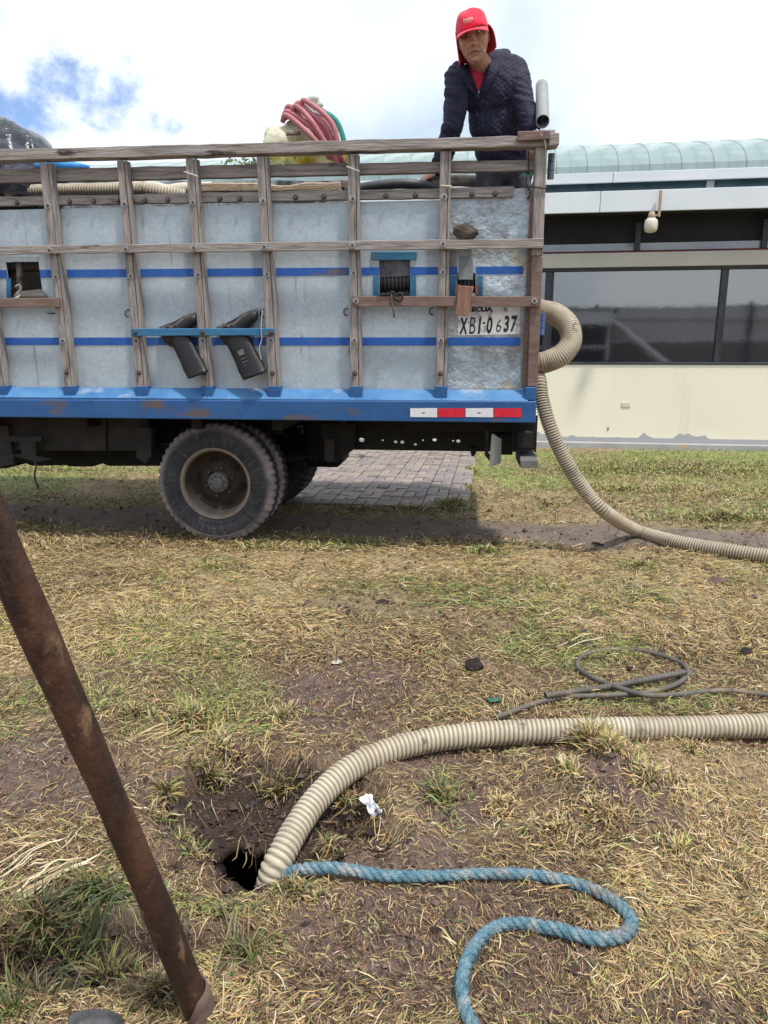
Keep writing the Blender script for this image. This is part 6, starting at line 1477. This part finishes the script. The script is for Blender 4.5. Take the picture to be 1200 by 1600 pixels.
def front_y(px, py):
    d = pix_dir(px, py).normalized(); hit = jack_bvh.ray_cast(CAM, d); return hit[0]
zp = []
for t in np.linspace(0, 1, 24):
    px, py = 748 + 9 * t, 146 + 72 * t; d = pix_dir(px, py).normalized(); org = CAM - man.location; h_ = jack_bvh.ray_cast(org, d)
    if h_[0] is not None: zp.append(h_[0] - d * .002)
if len(zp) > 4: V, Fc = tube(zp, .003, 6); link('zip', mesh_from(V, Fc, smooth=True), m_wire, jack)
V, Fc = ellipsoid(tuple(zp[0] + Vector((0, -.004, 0.006))), (.004, .003, .010), seg=8, rings=6); link('zip_pull', mesh_from(V, Fc), m_wash, jack)
bmq.free()
# trousers
m_trou = mat('dark_grey_trousers', [(.3, (.030, .028, .038)), (.7, (.075, .070, .085))], scale=5, stretch=(3, 3, .8), rough=.85, bump=.8, bscale=7, bdist=.04)
tr_ = voxel([ellipsoid(at(788, 268, 4.84), (.182, .134, .13)), ellipsoid(at(787, 250, 4.83), (.168, .125, .10)), capsule(hipL, kL, .104, .075), capsule(kL, aL, .074, .062), capsule(hipR, kR, .104, .075), capsule(kR, aR, .074, .062)], .011, 3, 'trousers')
A = get_co(tr_); Nn = np.empty(len(A) * 3, np.float32); tr_.vertex_normals.foreach_get('vector', Nn); set_co(tr_, A + Nn.reshape(-1, 3) * ((fbm(A[:, 0] * 22, A[:, 2] * 7, 1, 3, 4) - .5) * .035)[:, None]); mlink('trousers', tr_, m_trou)
for a_ in (aL, aR):
    me = voxel([capsule(a_ + Vector((0, .03, -.05)), a_ + Vector((0, -.16, -.055)), .044, .035), capsule(a_ + Vector((0, .02, -.05)), a_ + Vector((0, 0, .03)), .045, .05)], .01, 2, 'shoe'); mlink('shoe', me, m_blackp)
# cap: crown, brim, neck flap, badge
m_cap = mat('bright_red_cap_cloth', [(.3, (.66, .012, .045)), (.7, (.80, .028, .075))], scale=6, rough=.8, bump=.15, bscale=20, sheen=.2)
def crown(u, t):  # u angle, t 0 rim .. 1 top
    a = u; zr = .038 + .016 * math.cos(a) * 0; ph = t * math.pi / 2
    rx, ry = .0850, .107; 
    sq = math.cos(ph) ** .62
    return (rx * sq * math.sin(a), .002 - ry * sq * math.cos(a), zr + .096 * math.sin(ph) ** .92 + (.006 * math.cos(a) if t < .2 else 0))
nU, nT = 60, 16; V = []; Fc = []
for j in range(nT + 1):
    for i in range(nU):
        a = 2 * math.pi * i / nU; x, y, z = crown(a, j / nT * .995); seam = 1 - .012 * gs((a * 6 / (2 * math.pi)) % 1, .5, .06) * (j < nT - 1); V.append(hp_(x * seam, y * seam, z + .004 * math.sin(a * 3 + j * .5)))
for j in range(nT):
    for i in range(nU): Fc.append((j * nU + i, j * nU + (i + 1) % nU, (j + 1) * nU + (i + 1) % nU, (j + 1) * nU + i))
Fc.append(tuple(nT * nU + i for i in range(nU)))
cap = mlink('cap', mesh_from(V, Fc, smooth=True), m_cap); cap.modifiers.new('s', 'SOLIDIFY').thickness = .004
rows = []
for i in range(25):
    a = rad(-74 + 148 * i / 24); row = []
    for j in range(7):
        t = j / 6; x, y, z = crown(a, 0); ext = .076 * math.cos(a * 1.05) ** .8 * t if abs(a) < rad(80) else 0
        xx = x * (1 + .12 * t * math.cos(a)); row.append(hp_(xx, y - ext, z - .004 - .020 * t * (.55 + .8 * (xx / .09) ** 2) + .002))
    rows.append(row)
br = mlink('brim', strip_mesh(rows), m_cap, cap); br.modifiers.new('s', 'SOLIDIFY').thickness = .005
rows = []
for i in range(41):
    f_ = i / 40; a = rad(78 + (282 - 78) * f_)       # from viewer right ear round the back to viewer left ear
    x0, y0, z0 = crown(a, 0); row = []
    rt = 1 - f_
    ln_ = .108 * rt + .150 * (1 - rt); fl = (.50 * rt ** 1.5 + .03)
    for j in range(10):
        t = j / 9; k_ = 1.03 + fl * math.sin(t * 1.9) * .62 + .02 * math.sin(i * .9) * t; row.append(hp_(x0 * k_, y0 * (1.03 + .12 * t) - .01 * t * (1 - rt), z0 + .012 - ln_ * t + .018 * rt * math.sin(t * 3.1)))
    rows.append(row)
fl_ = mlink('neck_flap', strip_mesh(rows), m_cap, cap); fl_.modifiers.new('s', 'SOLIDIFY').thickness = .003
m_badge = mat('cream_cap_print', [(.3, (.62, .52, .40)), (.7, (.75, .68, .55))], scale=30, bump=0)
cu = bpy.data.curves.new('cap_text', 'FONT'); cu.body = 'lnonsa'; cu.size = 1; cu.offset = .02; cu.resolution_u = 3
o = bpy.data.objects.new('t', cu); sc.collection.objects.link(o); me = bpy.data.meshes.new_from_object(o.evaluated_get(bpy.context.evaluated_depsgraph_get())); bpy.data.objects.remove(o)
A = get_co(me); A -= [A[:, 0].min(), 0, 0]; W_ = A[:, 0].max(); out = []
def on_crown(s, h):
    a = s; t = h; x, y, z = crown(a, t); x2, y2, z2 = x * 1.03, y * 1.03 - .002, z + .001; return hp_(x2, y2, z2)
for a0, b0, _ in A: out.append(on_crown(-.42 + .62 * a0 / W_, .26 + .17 * b0))
set_co(me, np.array([list(p) for p in out])); mlink('cap_lettering', me, m_badge, cap)
rows = [[on_crown(-.38 + .5 * i / 12, .20), on_crown(-.38 + .5 * i / 12, .215)] for i in range(13)]; mlink('cap_underline', strip_mesh(rows), m_badge, cap)
